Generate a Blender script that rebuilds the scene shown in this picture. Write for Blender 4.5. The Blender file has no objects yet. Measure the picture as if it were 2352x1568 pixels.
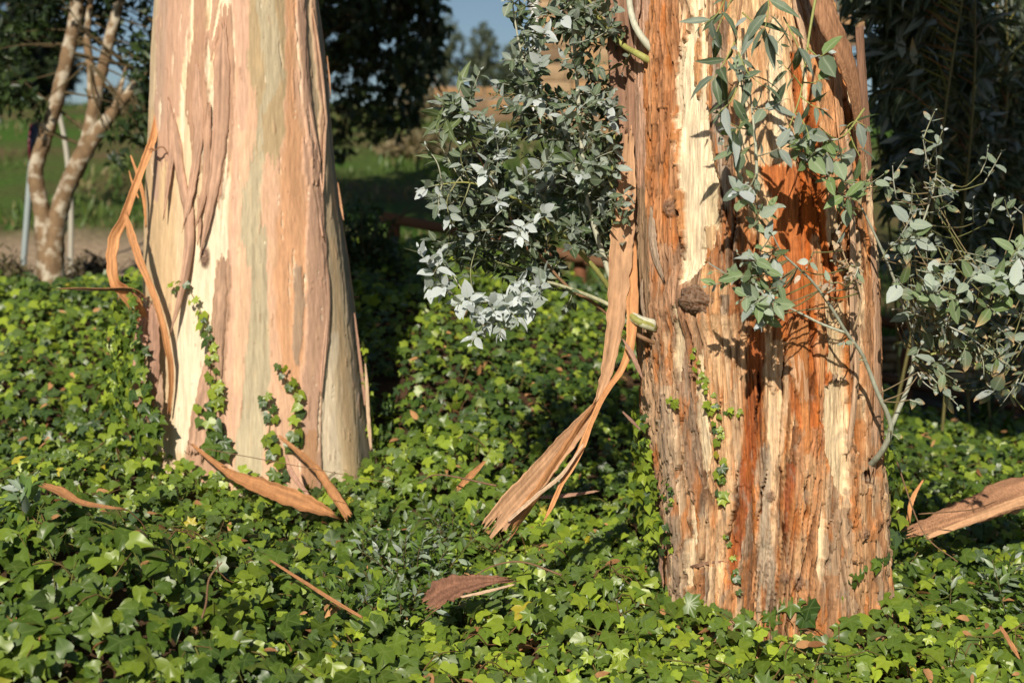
import bpy, math, random
import numpy as np
from mathutils import Matrix, Vector

# ------------------------------------------------------------------ camera, sky, sun, exposure
scene = bpy.context.scene
COL = scene.collection
rng = np.random.default_rng(7)
random.seed(7)
EYE = 1.55
PITCH = math.radians(-5.0)
FPX = 2352 * 50.0 / 36.0            # focal length in units of a 2352 px wide picture

cam_data = bpy.data.cameras.new("camera")
cam_data.lens = 50.0
cam_data.sensor_width = 36.0
cam_data.clip_start = 0.05
cam_data.clip_end = 2000.0
cam_data.dof.use_dof = True
cam_data.dof.focus_distance = 4.95
cam_data.dof.aperture_fstop = 2.3
cam = bpy.data.objects.new("camera", cam_data)
cam.location = (0, 0, EYE)
cam.rotation_euler = (math.radians(90) + PITCH, 0, 0)
COL.objects.link(cam)
scene.camera = cam

SUN_EL = math.radians(31.0)
SUN_AZ = math.radians(11.0)         # to the left of straight behind the camera
SUN = np.array([-math.sin(SUN_AZ) * math.cos(SUN_EL), -math.cos(SUN_AZ) * math.cos(SUN_EL), math.sin(SUN_EL)])

world = bpy.data.worlds.new("World")
scene.world = world
world.use_nodes = True
wn = world.node_tree
sky = wn.nodes.new("ShaderNodeTexSky")
sky.sky_type = 'NISHITA'
sky.sun_disc = False
sky.sun_elevation = SUN_EL
sky.sun_rotation = math.atan2(SUN[0], SUN[1])
sky.air_density = 1.0
sky.dust_density = 0.6
sky.ozone_density = 2.5
bg = wn.nodes["Background"]
bg.inputs["Strength"].default_value = 0.057
wn.links.new(sky.outputs[0], bg.inputs["Color"])

sun_data = bpy.data.lights.new("sun", 'SUN')
sun_data.energy = 4.9
sun_data.angle = math.radians(0.5)
sun_data.color = (1.0, 0.905, 0.765)
sun_obj = bpy.data.objects.new("sun", sun_data)
sun_obj.rotation_euler = Vector(SUN).to_track_quat('Z', 'Y').to_euler()
sun_obj.location = (-6, -10, 8)
COL.objects.link(sun_obj)

scene.cycles.max_bounces = 6
scene.cycles.diffuse_bounces = 3
scene.cycles.glossy_bounces = 2
scene.cycles.transmission_bounces = 4
vs = scene.view_settings
vs.view_transform = 'Standard'
vs.look = 'None'
vs.exposure = 0.1
vs.gamma = 1.0
vs.use_curve_mapping = False

# ------------------------------------------------------------------ pixel <-> world
CP, SP = math.cos(PITCH), math.sin(PITCH)

def P(px, py, d):
    """world point seen at (px, py) of the 2352x1568 picture, d metres ahead"""
    xc = (px - 1176.0) / FPX
    yc = (784.0 - py) / FPX
    X, Y, Z = xc, CP - SP * yc, SP + CP * yc
    k = d / Y
    return np.array([X * k, d, EYE + Z * k])

def proj(p):
    p = np.asarray(p, float)
    x, y, z = p[..., 0], p[..., 1], p[..., 2] - EYE
    f = CP * y + SP * z
    u = -SP * y + CP * z
    return 1176 + FPX * x / f, 784 - FPX * u / f, f

# ------------------------------------------------------------------ noise
_pr = np.random.default_rng(11)
_perm = np.concatenate([_pr.permutation(256)] * 3)
_ang = _pr.random(256) * 2 * np.pi
_gx, _gy = np.cos(_ang), np.sin(_ang)

def perlin(x, y, seed=0):
    x = np.asarray(x, float) + seed * 17.31
    y = np.asarray(y, float) + seed * 9.73
    xi, yi = np.floor(x).astype(int), np.floor(y).astype(int)
    xf, yf = x - xi, y - yi
    xi &= 255
    yi &= 255
    u = xf * xf * xf * (xf * (xf * 6 - 15) + 10)
    v = yf * yf * yf * (yf * (yf * 6 - 15) + 10)
    def g(ix, iy, dx, dy):
        h = _perm[(_perm[ix & 255] + iy) & 255]
        return _gx[h] * dx + _gy[h] * dy
    a = g(xi, yi, xf, yf); b = g(xi + 1, yi, xf - 1, yf)
    c = g(xi, yi + 1, xf, yf - 1); e = g(xi + 1, yi + 1, xf - 1, yf - 1)
    return ((a + (b - a) * u) + ((c + (e - c) * u) - (a + (b - a) * u)) * v) * 1.45

def fbm(x, y, seed=0, n=3):
    s, a, f = 0, 1.0, 1.0
    for k in range(n):
        s = s + a * perlin(x * f, y * f, seed + k * 3)
        a *= 0.5; f *= 2.03
    return s

def smooth(a, b, x):
    t = np.clip((x - a) / (b - a), 0, 1)
    return t * t * (3 - 2 * t)

def lerp(a, b, t):
    return a + (b - a) * t

def unit(v):
    v = np.asarray(v, float)
    return v / np.maximum(np.linalg.norm(v, axis=-1, keepdims=True), 1e-9)

def srgb(r, g, b):
    c = np.array([r, g, b]) / 255.0
    return np.where(c <= 0.04045, c / 12.92, ((c + 0.055) / 1.055) ** 2.4)

# ------------------------------------------------------------------ mesh helpers
class Acc:
    """collects vertices, faces and one colour (with a fourth channel) per vertex"""
    def __init__(self):
        self.v, self.f, self.c, self.n = [], [], [], 0
    def add(self, v, faces, col):
        v = np.asarray(v, float).reshape(-1, 3)
        col = np.asarray(col, float)
        if col.ndim == 1:
            col = np.tile(col, (len(v), 1))
        if col.shape[1] == 3:
            col = np.hstack([col, np.zeros((len(col), 1))])
        self.v.append(v); self.c.append(col)
        for fs in (faces if isinstance(faces, list) else [faces]):
            self.f.append(np.asarray(fs, int) + self.n)
        self.n += len(v)
    def mesh(self, name, mat, smooth_shade=True):
        V = np.vstack(self.v); C = np.vstack(self.c)
        me = bpy.data.meshes.new(name)
        me.vertices.add(len(V))
        me.vertices.foreach_set("co", V.astype(np.float32).ravel())
        loops = np.concatenate([f.ravel() for f in self.f])
        tot = np.concatenate([np.full(len(f), f.shape[1]) for f in self.f])
        start = np.concatenate([[0], np.cumsum(tot)[:-1]])
        me.loops.add(len(loops))
        me.loops.foreach_set("vertex_index", loops.astype(np.int32))
        me.polygons.add(len(tot))
        me.polygons.foreach_set("loop_start", start.astype(np.int32))
        me.polygons.foreach_set("loop_total", tot.astype(np.int32))
        me.polygons.foreach_set("use_smooth", np.full(len(tot), smooth_shade))
        at = me.color_attributes.new("Col", 'FLOAT_COLOR', 'POINT')
        at.data.foreach_set("color", C.astype(np.float32).ravel())
        me.materials.append(mat)
        me.update(calc_edges=True)
        return me
    def build(self, name, mat, parent=None, smooth_shade=True):
        return link(name, self.mesh(name, mat, smooth_shade), parent)

def origin_of(o):
    return o.get("_loc")

def link(name, me, parent=None, matrix=None):
    o = bpy.data.objects.new(name, me)
    COL.objects.link(o)
    if parent is not None:
        o.parent = parent
        l = ROOTS.get(parent.name)
        if l is not None:
            o.matrix_parent_inverse = Matrix.Translation(l).inverted()
    if matrix is not None:
        o.matrix_basis = matrix
    return o

ROOTS = {}
def thing(name, loc, label, cat, group=None, kind=None):
    o = bpy.data.objects.new(name, None)
    o.empty_display_size = 0.2
    COL.objects.link(o)
    o.location = [float(q) for q in loc]
    ROOTS[o.name] = Vector([float(q) for q in loc])
    return tag(o, label, cat, group, kind)

def tag(o, label=None, cat=None, group=None, kind=None):
    if label: o["label"] = label
    if cat: o["category"] = cat
    if group: o["group"] = group
    if kind: o["kind"] = kind
    return o

def catmull(pts, n):
    pts = np.asarray(pts, float)
    if len(pts) == 2:
        t = np.linspace(0, 1, n)[:, None]
        return pts[0] * (1 - t) + pts[1] * t
    q = np.vstack([2 * pts[0] - pts[1], pts, 2 * pts[-1] - pts[-2]])
    m = len(pts) - 1
    t = np.linspace(0, m - 1e-9, n)
    i = t.astype(int); f = (t - i)[:, None]
    a, b, c, d = q[i], q[i + 1], q[i + 2], q[i + 3]
    return 0.5 * (2 * b + (c - a) * f + (2 * a - 5 * b + 4 * c - d) * f ** 2 + (3 * b - a - 3 * c + d) * f ** 3)

def resample1(vals, n):
    vals = np.asarray(vals, float)
    return np.interp(np.linspace(0, 1, n), np.linspace(0, 1, len(vals)), vals)

def tube(acc, pts, radii, col, sides=7, n=None, wob=0.0, flat=1.0, colfn=None):
    n = n or max(2, 5 * (len(pts) - 1) + 1)
    c = catmull(pts, n)
    r = resample1(radii, n)
    t = unit(np.gradient(c, axis=0))
    ref = np.array([0.31, -0.9, 0.25])
    b = unit(np.cross(t, ref)); nn = np.cross(b, t)
    ang = np.linspace(0, 2 * np.pi, sides, endpoint=False)
    rr = r[:, None] * (1 + wob * perlin(np.arange(n)[:, None] * 0.7 + c[0, 0] * 9, ang[None] * 1.3 + c[0, 2] * 5))
    v = c[:, None] + rr[..., None] * (np.cos(ang)[None, :, None] * b[:, None] + np.sin(ang)[None, :, None] * nn[:, None] * flat)
    i = np.arange(n - 1)[:, None]; j = np.arange(sides)[None]
    a = i * sides + j; d = i * sides + (j + 1) % sides
    f = np.stack([a, d, d + sides, a + sides], -1).reshape(-1, 4)
    vv = np.vstack([v.reshape(-1, 3), c[:1], c[-1:]])
    k = np.arange(sides); k2 = (k + 1) % sides
    cap0 = np.stack([np.full(sides, n * sides), k2, k], -1)
    cap1 = np.stack([np.full(sides, n * sides + 1), (n - 1) * sides + k, (n - 1) * sides + k2], -1)
    cc = np.asarray(col, float)
    if colfn is not None:
        cc = colfn(vv)
    acc.add(vv, [f, cap0, cap1], cc)

def box(acc, lo, hi, col):
    x0, y0, z0 = lo; x1, y1, z1 = hi
    v = [(x0,y0,z0),(x1,y0,z0),(x1,y1,z0),(x0,y1,z0),(x0,y0,z1),(x1,y0,z1),(x1,y1,z1),(x0,y1,z1)]
    acc.add(v, np.array([(0,3,2,1),(4,5,6,7),(0,1,5,4),(1,2,6,5),(2,3,7,6),(3,0,4,7)]), col)

# ------------------------------------------------------------------ materials
def material(name, rough=0.7, spec=0.3, var=0.25, scale=(30, 30, 30), bump=0.0, bscale=None, translucent=0.0,
             vein=None, mottle=None, tcol=(1.0, 1.0, 0.5), bdist=0.01):
    m = bpy.data.materials.new(name)
    m.use_nodes = True
    nt = m.node_tree; N = nt.nodes; L = nt.links
    bsdf = N["Principled BSDF"]; out = N["Material Output"]
    att = N.new("ShaderNodeAttribute"); att.attribute_name = "Col"
    col = att.outputs["Color"]
    tc = N.new("ShaderNodeTexCoord")
    mp = N.new("ShaderNodeMapping"); mp.inputs["Scale"].default_value = scale
    L.new(tc.outputs["Object"], mp.inputs["Vector"])
    nz = N.new("ShaderNodeTexNoise"); nz.inputs["Scale"].default_value = 1.0
    nz.inputs["Detail"].default_value = 5.0; nz.inputs["Roughness"].default_value = 0.62
    L.new(mp.outputs[0], nz.inputs["Vector"])
    if var > 0:
        mr = N.new("ShaderNodeMapRange")
        mr.inputs[1].default_value = 0.25; mr.inputs[2].default_value = 0.75
        mr.inputs[3].default_value = 1 - var; mr.inputs[4].default_value = 1 + var
        L.new(nz.outputs["Fac"], mr.inputs[0])
        mx = N.new("ShaderNodeVectorMath"); mx.operation = 'SCALE'
        L.new(col, mx.inputs[0]); L.new(mr.outputs[0], mx.inputs["Scale"])
        col = mx.outputs[0]
    if mottle is not None:
        n2 = N.new("ShaderNodeTexNoise"); n2.inputs["Scale"].default_value = mottle[0]; n2.inputs["Detail"].default_value = 3
        L.new(tc.outputs["Object"], n2.inputs["Vector"])
        r2 = N.new("ShaderNodeMapRange"); r2.inputs[1].default_value = 0.48; r2.inputs[2].default_value = 0.62
        r2.inputs[4].default_value = mottle[2]
        L.new(n2.outputs["Fac"], r2.inputs[0])
        mm = N.new("ShaderNodeMixRGB"); mm.inputs[2].default_value = (*mottle[1], 1)
        L.new(r2.outputs[0], mm.inputs[0]); L.new(col, mm.inputs[1])
        col = mm.outputs[0]
    if vein is not None:
        pw = N.new("ShaderNodeMath"); pw.operation = 'POWER'; pw.inputs[1].default_value = vein[1]
        L.new(att.outputs["Alpha"], pw.inputs[0])
        ml = N.new("ShaderNodeMath"); ml.operation = 'MULTIPLY'; ml.inputs[1].default_value = vein[2]
        L.new(pw.outputs[0], ml.inputs[0])
        mm = N.new("ShaderNodeMixRGB"); mm.inputs[2].default_value = (*vein[0], 1)
        L.new(ml.outputs[0], mm.inputs[0]); L.new(col, mm.inputs[1])
        col = mm.outputs[0]
    L.new(col, bsdf.inputs["Base Color"])
    bsdf.inputs["Roughness"].default_value = rough
    bsdf.inputs["Specular IOR Level"].default_value = spec
    if bump > 0:
        if bscale is None:
            h = nz.outputs["Fac"]
        else:
            mp2 = N.new("ShaderNodeMapping"); mp2.inputs["Scale"].default_value = bscale
            L.new(tc.outputs["Object"], mp2.inputs["Vector"])
            n3 = N.new("ShaderNodeTexNoise"); n3.inputs["Scale"].default_value = 1.0; n3.inputs["Detail"].default_value = 6.0
            n3.inputs["Roughness"].default_value = 0.65
            L.new(mp2.outputs[0], n3.inputs["Vector"]); h = n3.outputs["Fac"]
        bp = N.new("ShaderNodeBump"); bp.inputs["Strength"].default_value = bump; bp.inputs["Distance"].default_value = bdist
        L.new(h, bp.inputs["Height"]); L.new(bp.outputs[0], bsdf.inputs["Normal"])
    if translucent > 0:
        tr = N.new("ShaderNodeBsdfTranslucent")
        tm = N.new("ShaderNodeMixRGB"); tm.blend_type = 'MULTIPLY'; tm.inputs[0].default_value = 1.0
        tm.inputs[2].default_value = (*tcol, 1)
        L.new(col, tm.inputs[1]); L.new(tm.outputs[0], tr.inputs["Color"])
        ms = N.new("ShaderNodeMixShader"); ms.inputs[0].default_value = translucent
        L.new(bsdf.outputs[0], ms.inputs[1]); L.new(tr.outputs[0], ms.inputs[2])
        L.new(ms.outputs[0], out.inputs["Surface"])
    return m

M_SMOOTH = material("smooth_bark", rough=0.75, spec=0.2, var=0.2, scale=(110, 110, 7), bump=0.35, bscale=(300, 300, 40), bdist=0.004)
M_ROUGH = material("fibrous_bark", rough=0.85, spec=0.15, var=0.42, scale=(170, 170, 8), bump=0.8, bscale=(280, 280, 11), bdist=0.007)
M_STRIP = material("peeled_bark", rough=0.7, spec=0.2, var=0.22, scale=(60, 60, 16), bump=0.5, bscale=(150, 150, 30), bdist=0.004)
M_IVY = material("ivy_leaf", rough=0.38, spec=0.45, var=0.16, scale=(45, 45, 45), translucent=0.22, vein=((0.26, 0.34, 0.10), 12.0, 0.4), tcol=(1.5, 1.6, 0.4))
M_EUC = material("eucalyptus_leaf", rough=0.5, spec=0.3, var=0.25, scale=(90, 90, 90), translucent=0.12, mottle=(75.0, (0.12, 0.15, 0.07), 0.3), vein=((0.45, 0.50, 0.36), 10.0, 0.5), tcol=(1.2, 1.4, 0.5))
M_FOL = material("tree_leaf", rough=0.45, spec=0.4, var=0.2, scale=(8, 8, 8), translucent=0.2, tcol=(1.3, 1.5, 0.4))
M_STEM = material("green_stem", rough=0.55, spec=0.3, var=0.3, scale=(80, 80, 30), bump=0.2, bdist=0.003)
M_TREEBARK = material("lichen_bark", rough=0.9, spec=0.1, var=0.35, scale=(14, 14, 9), bump=0.6, bscale=(40, 40, 20), mottle=(11.0, (0.56, 0.50, 0.39), 0.8), bdist=0.01)
M_WOOD = material("fence_wood", rough=0.75, spec=0.2, var=0.3, scale=(6, 60, 60), bump=0.4, bdist=0.004)
M_STONE = material("field_stone", rough=0.9, spec=0.15, var=0.35, scale=(7, 7, 7), bump=0.6, bscale=(18, 18, 18), bdist=0.02)
M_PAINT = material("painted_metal", rough=0.4, spec=0.5, var=0.08, scale=(6, 6, 6))
M_TWIG = material("dry_twig", rough=0.85, spec=0.1, var=0.3, scale=(60, 60, 60), bump=0.3, bdist=0.003)

def ground_material():
    m = bpy.data.materials.new("hillside_ground")
    m.use_nodes = True
    nt = m.node_tree; N = nt.nodes; L = nt.links
    bsdf = N["Principled BSDF"]
    att = N.new("ShaderNodeAttribute"); att.attribute_name = "Col"
    tc = N.new("ShaderNodeTexCoord")
    n1 = N.new("ShaderNodeTexNoise"); n1.inputs["Scale"].default_value = 0.42; n1.inputs["Detail"].default_value = 6
    L.new(tc.outputs["Object"], n1.inputs["Vector"])
    ramp = N.new("ShaderNodeValToRGB")
    e = ramp.color_ramp.elements
    e[0].position = 0.33; e[0].color = (0.15, 0.10, 0.055, 1)
    e[1].position = 0.62; e[1].color = (0.06, 0.125, 0.02, 1)
    x = ramp.color_ramp.elements.new(0.47); x.color = (0.085, 0.10, 0.03, 1)
    L.new(n1.outputs["Fac"], ramp.inputs[0])
    n2 = N.new("ShaderNodeTexNoise"); n2.inputs["Scale"].default_value = 14; n2.inputs["Detail"].default_value = 5
    L.new(tc.outputs["Object"], n2.inputs["Vector"])
    mr = N.new("ShaderNodeMapRange"); mr.inputs[3].default_value = 0.3; mr.inputs[4].default_value = 1.6
    L.new(n2.outputs["Fac"], mr.inputs[0])
    mix = N.new("ShaderNodeMixRGB")
    L.new(att.outputs["Alpha"], mix.inputs[0]); L.new(att.outputs["Color"], mix.inputs[1]); L.new(ramp.outputs[0], mix.inputs[2])
    sc = N.new("ShaderNodeVectorMath"); sc.operation = 'SCALE'
    L.new(mix.outputs[0], sc.inputs[0]); L.new(mr.outputs[0], sc.inputs["Scale"])
    L.new(sc.outputs[0], bsdf.inputs["Base Color"])
    bsdf.inputs["Roughness"].default_value = 0.95
    bsdf.inputs["Specular IOR Level"].default_value = 0.1
    bp = N.new("ShaderNodeBump"); bp.inputs["Strength"].default_value = 0.7; bp.inputs["Distance"].default_value = 0.05
    L.new(n2.outputs["Fac"], bp.inputs["Height"]); L.new(bp.outputs[0], bsdf.inputs["Normal"])
    return m
M_GROUND = ground_material()

# ------------------------------------------------------------------ the ground
def H(X, Y):
    X = np.asarray(X, float); Y = np.asarray(Y, float)
    xs = X * 10.0 / np.maximum(Y, 4.0)
    z10 = np.interp(xs, [-4, -2.3, -1.3, -0.5, 0.2, 3.0, 4.5], [0.95, 0.98, 1.26, 1.24, 1.02, 0.12, 0.0])
    zn = 0.06 * (Y - 4.7) - 0.02
    t = smooth(5.6, 10.4, Y)
    z = zn * (1 - t) + z10 * t
    z = z + 0.52 * (1 - smooth(-1.35, -0.25, X)) * np.exp(-((Y - 4.35) / 0.85) ** 2)
    z = z + 0.30 * np.exp(-((X + 1.85) / 0.55) ** 2 - ((Y - 6.15) / 0.5) ** 2) + 0.10 * np.exp(-((X - 0.28) / 0.25) ** 2 - ((Y - 5.1) / 0.4) ** 2)
    z = z + 0.05 * perlin(X * 1.3, Y * 1.3, 3) + 0.025 * perlin(X * 3.1, Y * 3.1, 4)
    hill = np.clip(Y - 12, 0, 13) * 0.165 + np.clip(Y - 25, 0, 37) * 0.085 - np.maximum(Y - 62, 0) * 0.06
    z = np.where(Y > 10.4, lerp(z, np.minimum(z, 1.0), smooth(10.4, 12.5, Y)), z)
    flat = smooth(11, 60, Y)
    z = z * (1 - flat) + 1.0 * flat + np.maximum(hill, -20)
    z = z + smooth(12, 30, Y) * 0.5 * perlin(X * 0.12, Y * 0.12, 5)
    return z

def build_ground():
    a = Acc()
    xs = np.concatenate([-np.geomspace(6, 260, 26)[::-1], np.linspace(-5.9, 5.9, 110), np.geomspace(6, 260, 26)])
    ys = np.concatenate([np.linspace(-30, 2.4, 8), np.linspace(2.6, 13, 110), np.geomspace(13.2, 420, 70)])
    X, Y = np.meshgrid(xs, ys)
    Z = H(X, Y)
    v = np.stack([X, Y, Z], -1).reshape(-1, 3)
    nx = len(xs)
    i, j = np.meshgrid(np.arange(len(ys) - 1), np.arange(nx - 1), indexing='ij')
    q = i * nx + j
    f = np.stack([q, q + 1, q + nx + 1, q + nx], -1).reshape(-1, 4)
    soil = np.array([0.075, 0.045, 0.025])
    path = np.array([0.36, 0.27, 0.18])
    c = np.tile(soil, (len(v), 1))
    onpath = (smooth(11.2, 11.8, v[:, 1]) * (1 - smooth(14.2, 15.4, v[:, 1] + 0.5 * perlin(v[:, 0], v[:, 1] * 0.5))))[:, None]
    onpath = onpath * (1 - smooth(-2.2, -1.2, v[:, 0]))[:, None]
    c = lerp(c, path, onpath)
    al = smooth(11.0, 12.0, v[:, 1]) * (1 - onpath[:, 0])
    a.add(v, f, np.hstack([c, al[:, None]]))
    tag(a.build("ground", M_GROUND), kind="structure", label="brown soil slope and grassy hillside beneath the plants")
build_ground()

# ------------------------------------------------------------------ leaf shapes  (petiole at origin, tip at +y, face +z)
def fan(outline, centre, vein_c=1.0):
    o = np.array([(x, y, z) for x, y, z, _ in outline]); w = np.array([q[3] for q in outline])
    v = np.vstack([[centre], o])
    n = len(o)
    k = np.arange(n)
    f = np.stack([np.zeros(n, int), 1 + k, 1 + (k + 1) % n], -1)
    return v, f, np.concatenate([[vein_c], w])

def mirror(half):
    """half outline from the tip down the right side to the base; mirrored to a closed outline, counter-clockwise"""
    r = half
    l = [(-x, y, z, w) for x, y, z, w in half[1:-1]]
    return [r[0]] + l + [r[-1]] + r[1:-1][::-1]

IVY_STAR = fan(mirror([(0, 1.0, -.16, 1), (.10, .72, -.05, 0), (.25, .55, .03, 0), (.42, .54, -.03, 0), (.66, .54, -.16, 1), (.56, .28, -.02, 0), (.50, .12, .04, 0),
                       (.62, -.16, -.10, 1), (.34, -.26, -.02, 0), (.12, -.16, .02, 0), (0, -.05, .0, .6)]), (0, .06, .0))
IVY_THREE = fan(mirror([(0, 1.0, -.22, 1), (.18, .66, -.06, 0), (.32, .46, .03, 0), (.60, .34, -.14, 1), (.54, .06, -.01, 0), (.44, -.20, -.08, 1), (.2, -.27, -.02, 0), (0, -.12, 0, .6)]), (0, .05, .0))
IVY_HEART = fan(mirror([(0, 1.0, -.26, 1), (.16, .72, -.10, 0), (.33, .45, .0, .8), (.45, .15, .02, 0), (.46, -.08, -.04, .8), (.28, -.26, -.03, 0), (0, -.13, 0, .5)]), (0, .08, -.02))
IVY_BENT = fan(mirror([(0, .85, -.42, 1), (.12, .66, -.16, 0), (.28, .48, .04, 0), (.56, .44, -.02, 1), (.52, .14, .06, 0), (.58, -.14, .06, 1), (.2, -.26, .02, 0), (0, -.08, 0, .6)]), (0, .06, .0))
IVY_FAR = fan([(0, 1.0, -.15, 1), (-.22, .45, .02, 0), (-.6, .3, -.1, 1), (-.35, -.25, -.03, 0), (.35, -.25, -.03, 0), (.6, .3, -.1, 1), (.22, .45, .02, 0)], (0, .08, .03))
IVY = [IVY_STAR, IVY_THREE, IVY_HEART, IVY_BENT]

def blade(rows, fold=0.05, bend=0.12, side=0.0, cup=0.0):
    """rows: (t along, half width)"""
    v, w = [], []
    for t, hw in rows:
        z = -bend * t * t
        x0 = side * t * t
        if hw == 0:
            v.append((x0, t, z)); w.append(1)
        else:
            v += [(x0 - hw, t, z + fold + cup * hw), (x0, t, z), (x0 + hw, t, z + fold + cup * hw)]; w += [0, 1, 0]
    f, k = [], 0
    for (t0, h0), (t1, h1) in zip(rows[:-1], rows[1:]):
        a = k; b = k + (1 if h0 == 0 else 3)
        if h0 == 0:
            f += [(a, b + 1, b), (a, b + 2, b + 1)]
        elif h1 == 0:
            f += [(a, a + 1, b), (a + 1, a + 2, b)]
        else:
            f += [(a, a + 1, b + 1), (a, b + 1, b), (a + 1, a + 2, b + 2), (a + 1, b + 2, b + 1)]
        k = b
    return np.array(v, float), np.array(f), np.array(w, float)

EUC_ROUND = blade([(0, 0), (.12, .20), (.36, .32), (.68, .25), (.9, .10), (1, 0)], .05, .16)
EUC_OVAL = blade([(0, 0), (.14, .15), (.40, .24), (.72, .17), (.92, .06), (1, 0)], .05, .30, .05)
EUC_FLAT = blade([(0, 0), (.10, .18), (.34, .27), (.66, .20), (.9, .07), (1, 0)], .02, -.05, -.04)
EUC_CURL = blade([(0, 0), (.12, .16), (.36, .26), (.68, .20), (.9, .08), (1, 0)], .10, .55, .10)
EUC = [EUC_ROUND, EUC_OVAL, EUC_FLAT, EUC_CURL]
LANCE_A = blade([(0, 0), (.2, .10), (.5, .125), (.8, .06), (1, 0)], .03, .25, .16)
LANCE_B = blade([(0, 0), (.2, .12), (.45, .15), (.75, .08), (1, 0)], .03, .45, -.10)
LANCE = [LANCE_A, LANCE_B]
PRIVET = blade([(0, 0), (.3, .17), (.65, .15), (1, 0)], .05, .12)
TINY = blade([(0, 0), (.45, .26), (1, 0)], .08, .15)
STRAP = blade([(0, .03), (.3, .035), (.6, .032), (.85, .02), (1, 0)], .006, .55)

class Leaves:
    """a set of leaves: template, place, tip direction, face normal, size, colour, tip colour"""
    def __init__(self, mat, templates):
        self.mat, self.tem = mat, templates
        self.k, self.p, self.t, self.n, self.s, self.c, self.tc, self.own = [], [], [], [], [], [], [], []
    def add(self, k, p, t, n, s, c, tc=None, owner=0):
        p = np.atleast_2d(p); m = len(p)
        self.k.append(np.broadcast_to(np.asarray(k), (m,)).copy())
        self.p.append(p)
        t = np.broadcast_to(np.atleast_2d(t), (m, 3)); n = np.broadcast_to(np.atleast_2d(n), (m, 3))
        self.t.append(t); self.n.append(n)
        self.s.append(np.broadcast_to(np.asarray(s, float), (m,)).copy())
        c = np.broadcast_to(np.atleast_2d(c), (m, 3))
        self.c.append(c); self.tc.append(c if tc is None else np.broadcast_to(np.atleast_2d(tc), (m, 3)))
        self.own.append(np.broadcast_to(np.asarray(owner), (m,)).copy())
    def pack(self):
        K = np.concatenate(self.k); Pn = np.vstack(self.p)
        T = unit(np.vstack(self.t)); Nn = np.vstack(self.n)
        Xn = unit(np.cross(T, Nn)); Nn = np.cross(Xn, T)
        R = np.stack([Xn, T, Nn], -1)
        return K, Pn, R, np.concatenate(self.s), np.vstack(self.c), np.vstack(self.tc), np.concatenate(self.own)
    def fill(self, acc, packed, idx):
        K, Pn, R, S, C, TC, _ = packed
        for k, (v, f, w) in enumerate(self.tem):
            m = idx[K[idx] == k]
            if len(m) == 0:
                continue
            V = np.einsum('mij,nj->mni', R[m] * S[m, None, None], v) + Pn[m, None]
            g = smooth(0.62, 0.86, v[:, 1])[None, :, None]
            cc = C[m, None] * (1 - g) + TC[m, None] * g
            cc = np.concatenate([cc, np.broadcast_to(w[None, :, None], (len(m), len(v), 1))], -1)
            F = (f[None] + (np.arange(len(m)) * len(v))[:, None, None]).reshape(-1, f.shape[1])
            acc.add(V.reshape(-1, 3), F, cc.reshape(-1, 4))
    def objects(self, packed, idx, parent_of, bank=10, name="leaf"):
        """each chosen leaf an object of its own; alike leaves share mesh data"""
        K, Pn, R, S, C, TC, own = packed
        r = np.random.default_rng(5)
        meshes, ref = {}, {}
        for k in range(len(self.tem)):
            m = idx[K[idx] == k]
            if len(m) == 0:
                continue
            pick = m[r.permutation(len(m))[:bank]]
            ref[k] = np.hstack([C[pick], TC[pick]])
            v, f, w = self.tem[k]
            for q, pk in enumerate(pick):
                a = Acc()
                g = smooth(0.62, 0.86, v[:, 1])[:, None]
                a.add(v, f, np.hstack([C[pk] * (1 - g) + TC[pk] * g, w[:, None]]))
                meshes[k, q] = a.mesh(name, self.mat)
        for i in idx:
            k = int(K[i])
            q = int(np.argmin(((ref[k] - np.hstack([C[i], TC[i]])) ** 2).sum(1)))
            M = Matrix.Identity(4)
            A = R[i] * S[i]
            for a_ in range(3):
                for b_ in range(3):
                    M[a_][b_] = float(A[a_, b_])
                M[a_][3] = float(Pn[i, a_])
            link(name, meshes[k, q], parent_of(int(own[i])), M)

def rand_unit(n):
    return unit(rng.normal(size=(n, 3)))

def in_poly(x, y, poly):
    x = np.asarray(x); y = np.asarray(y)
    r = np.zeros(x.shape, bool)
    j = len(poly) - 1
    for i in range(len(poly)):
        xi, yi = poly[i]; xj, yj = poly[j]
        c = ((yi > y) != (yj > y)) & (x < (xj - xi) * (y - yi) / (yj - yi + 1e-12) + xi)
        r ^= c
        j = i
    return r

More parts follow.
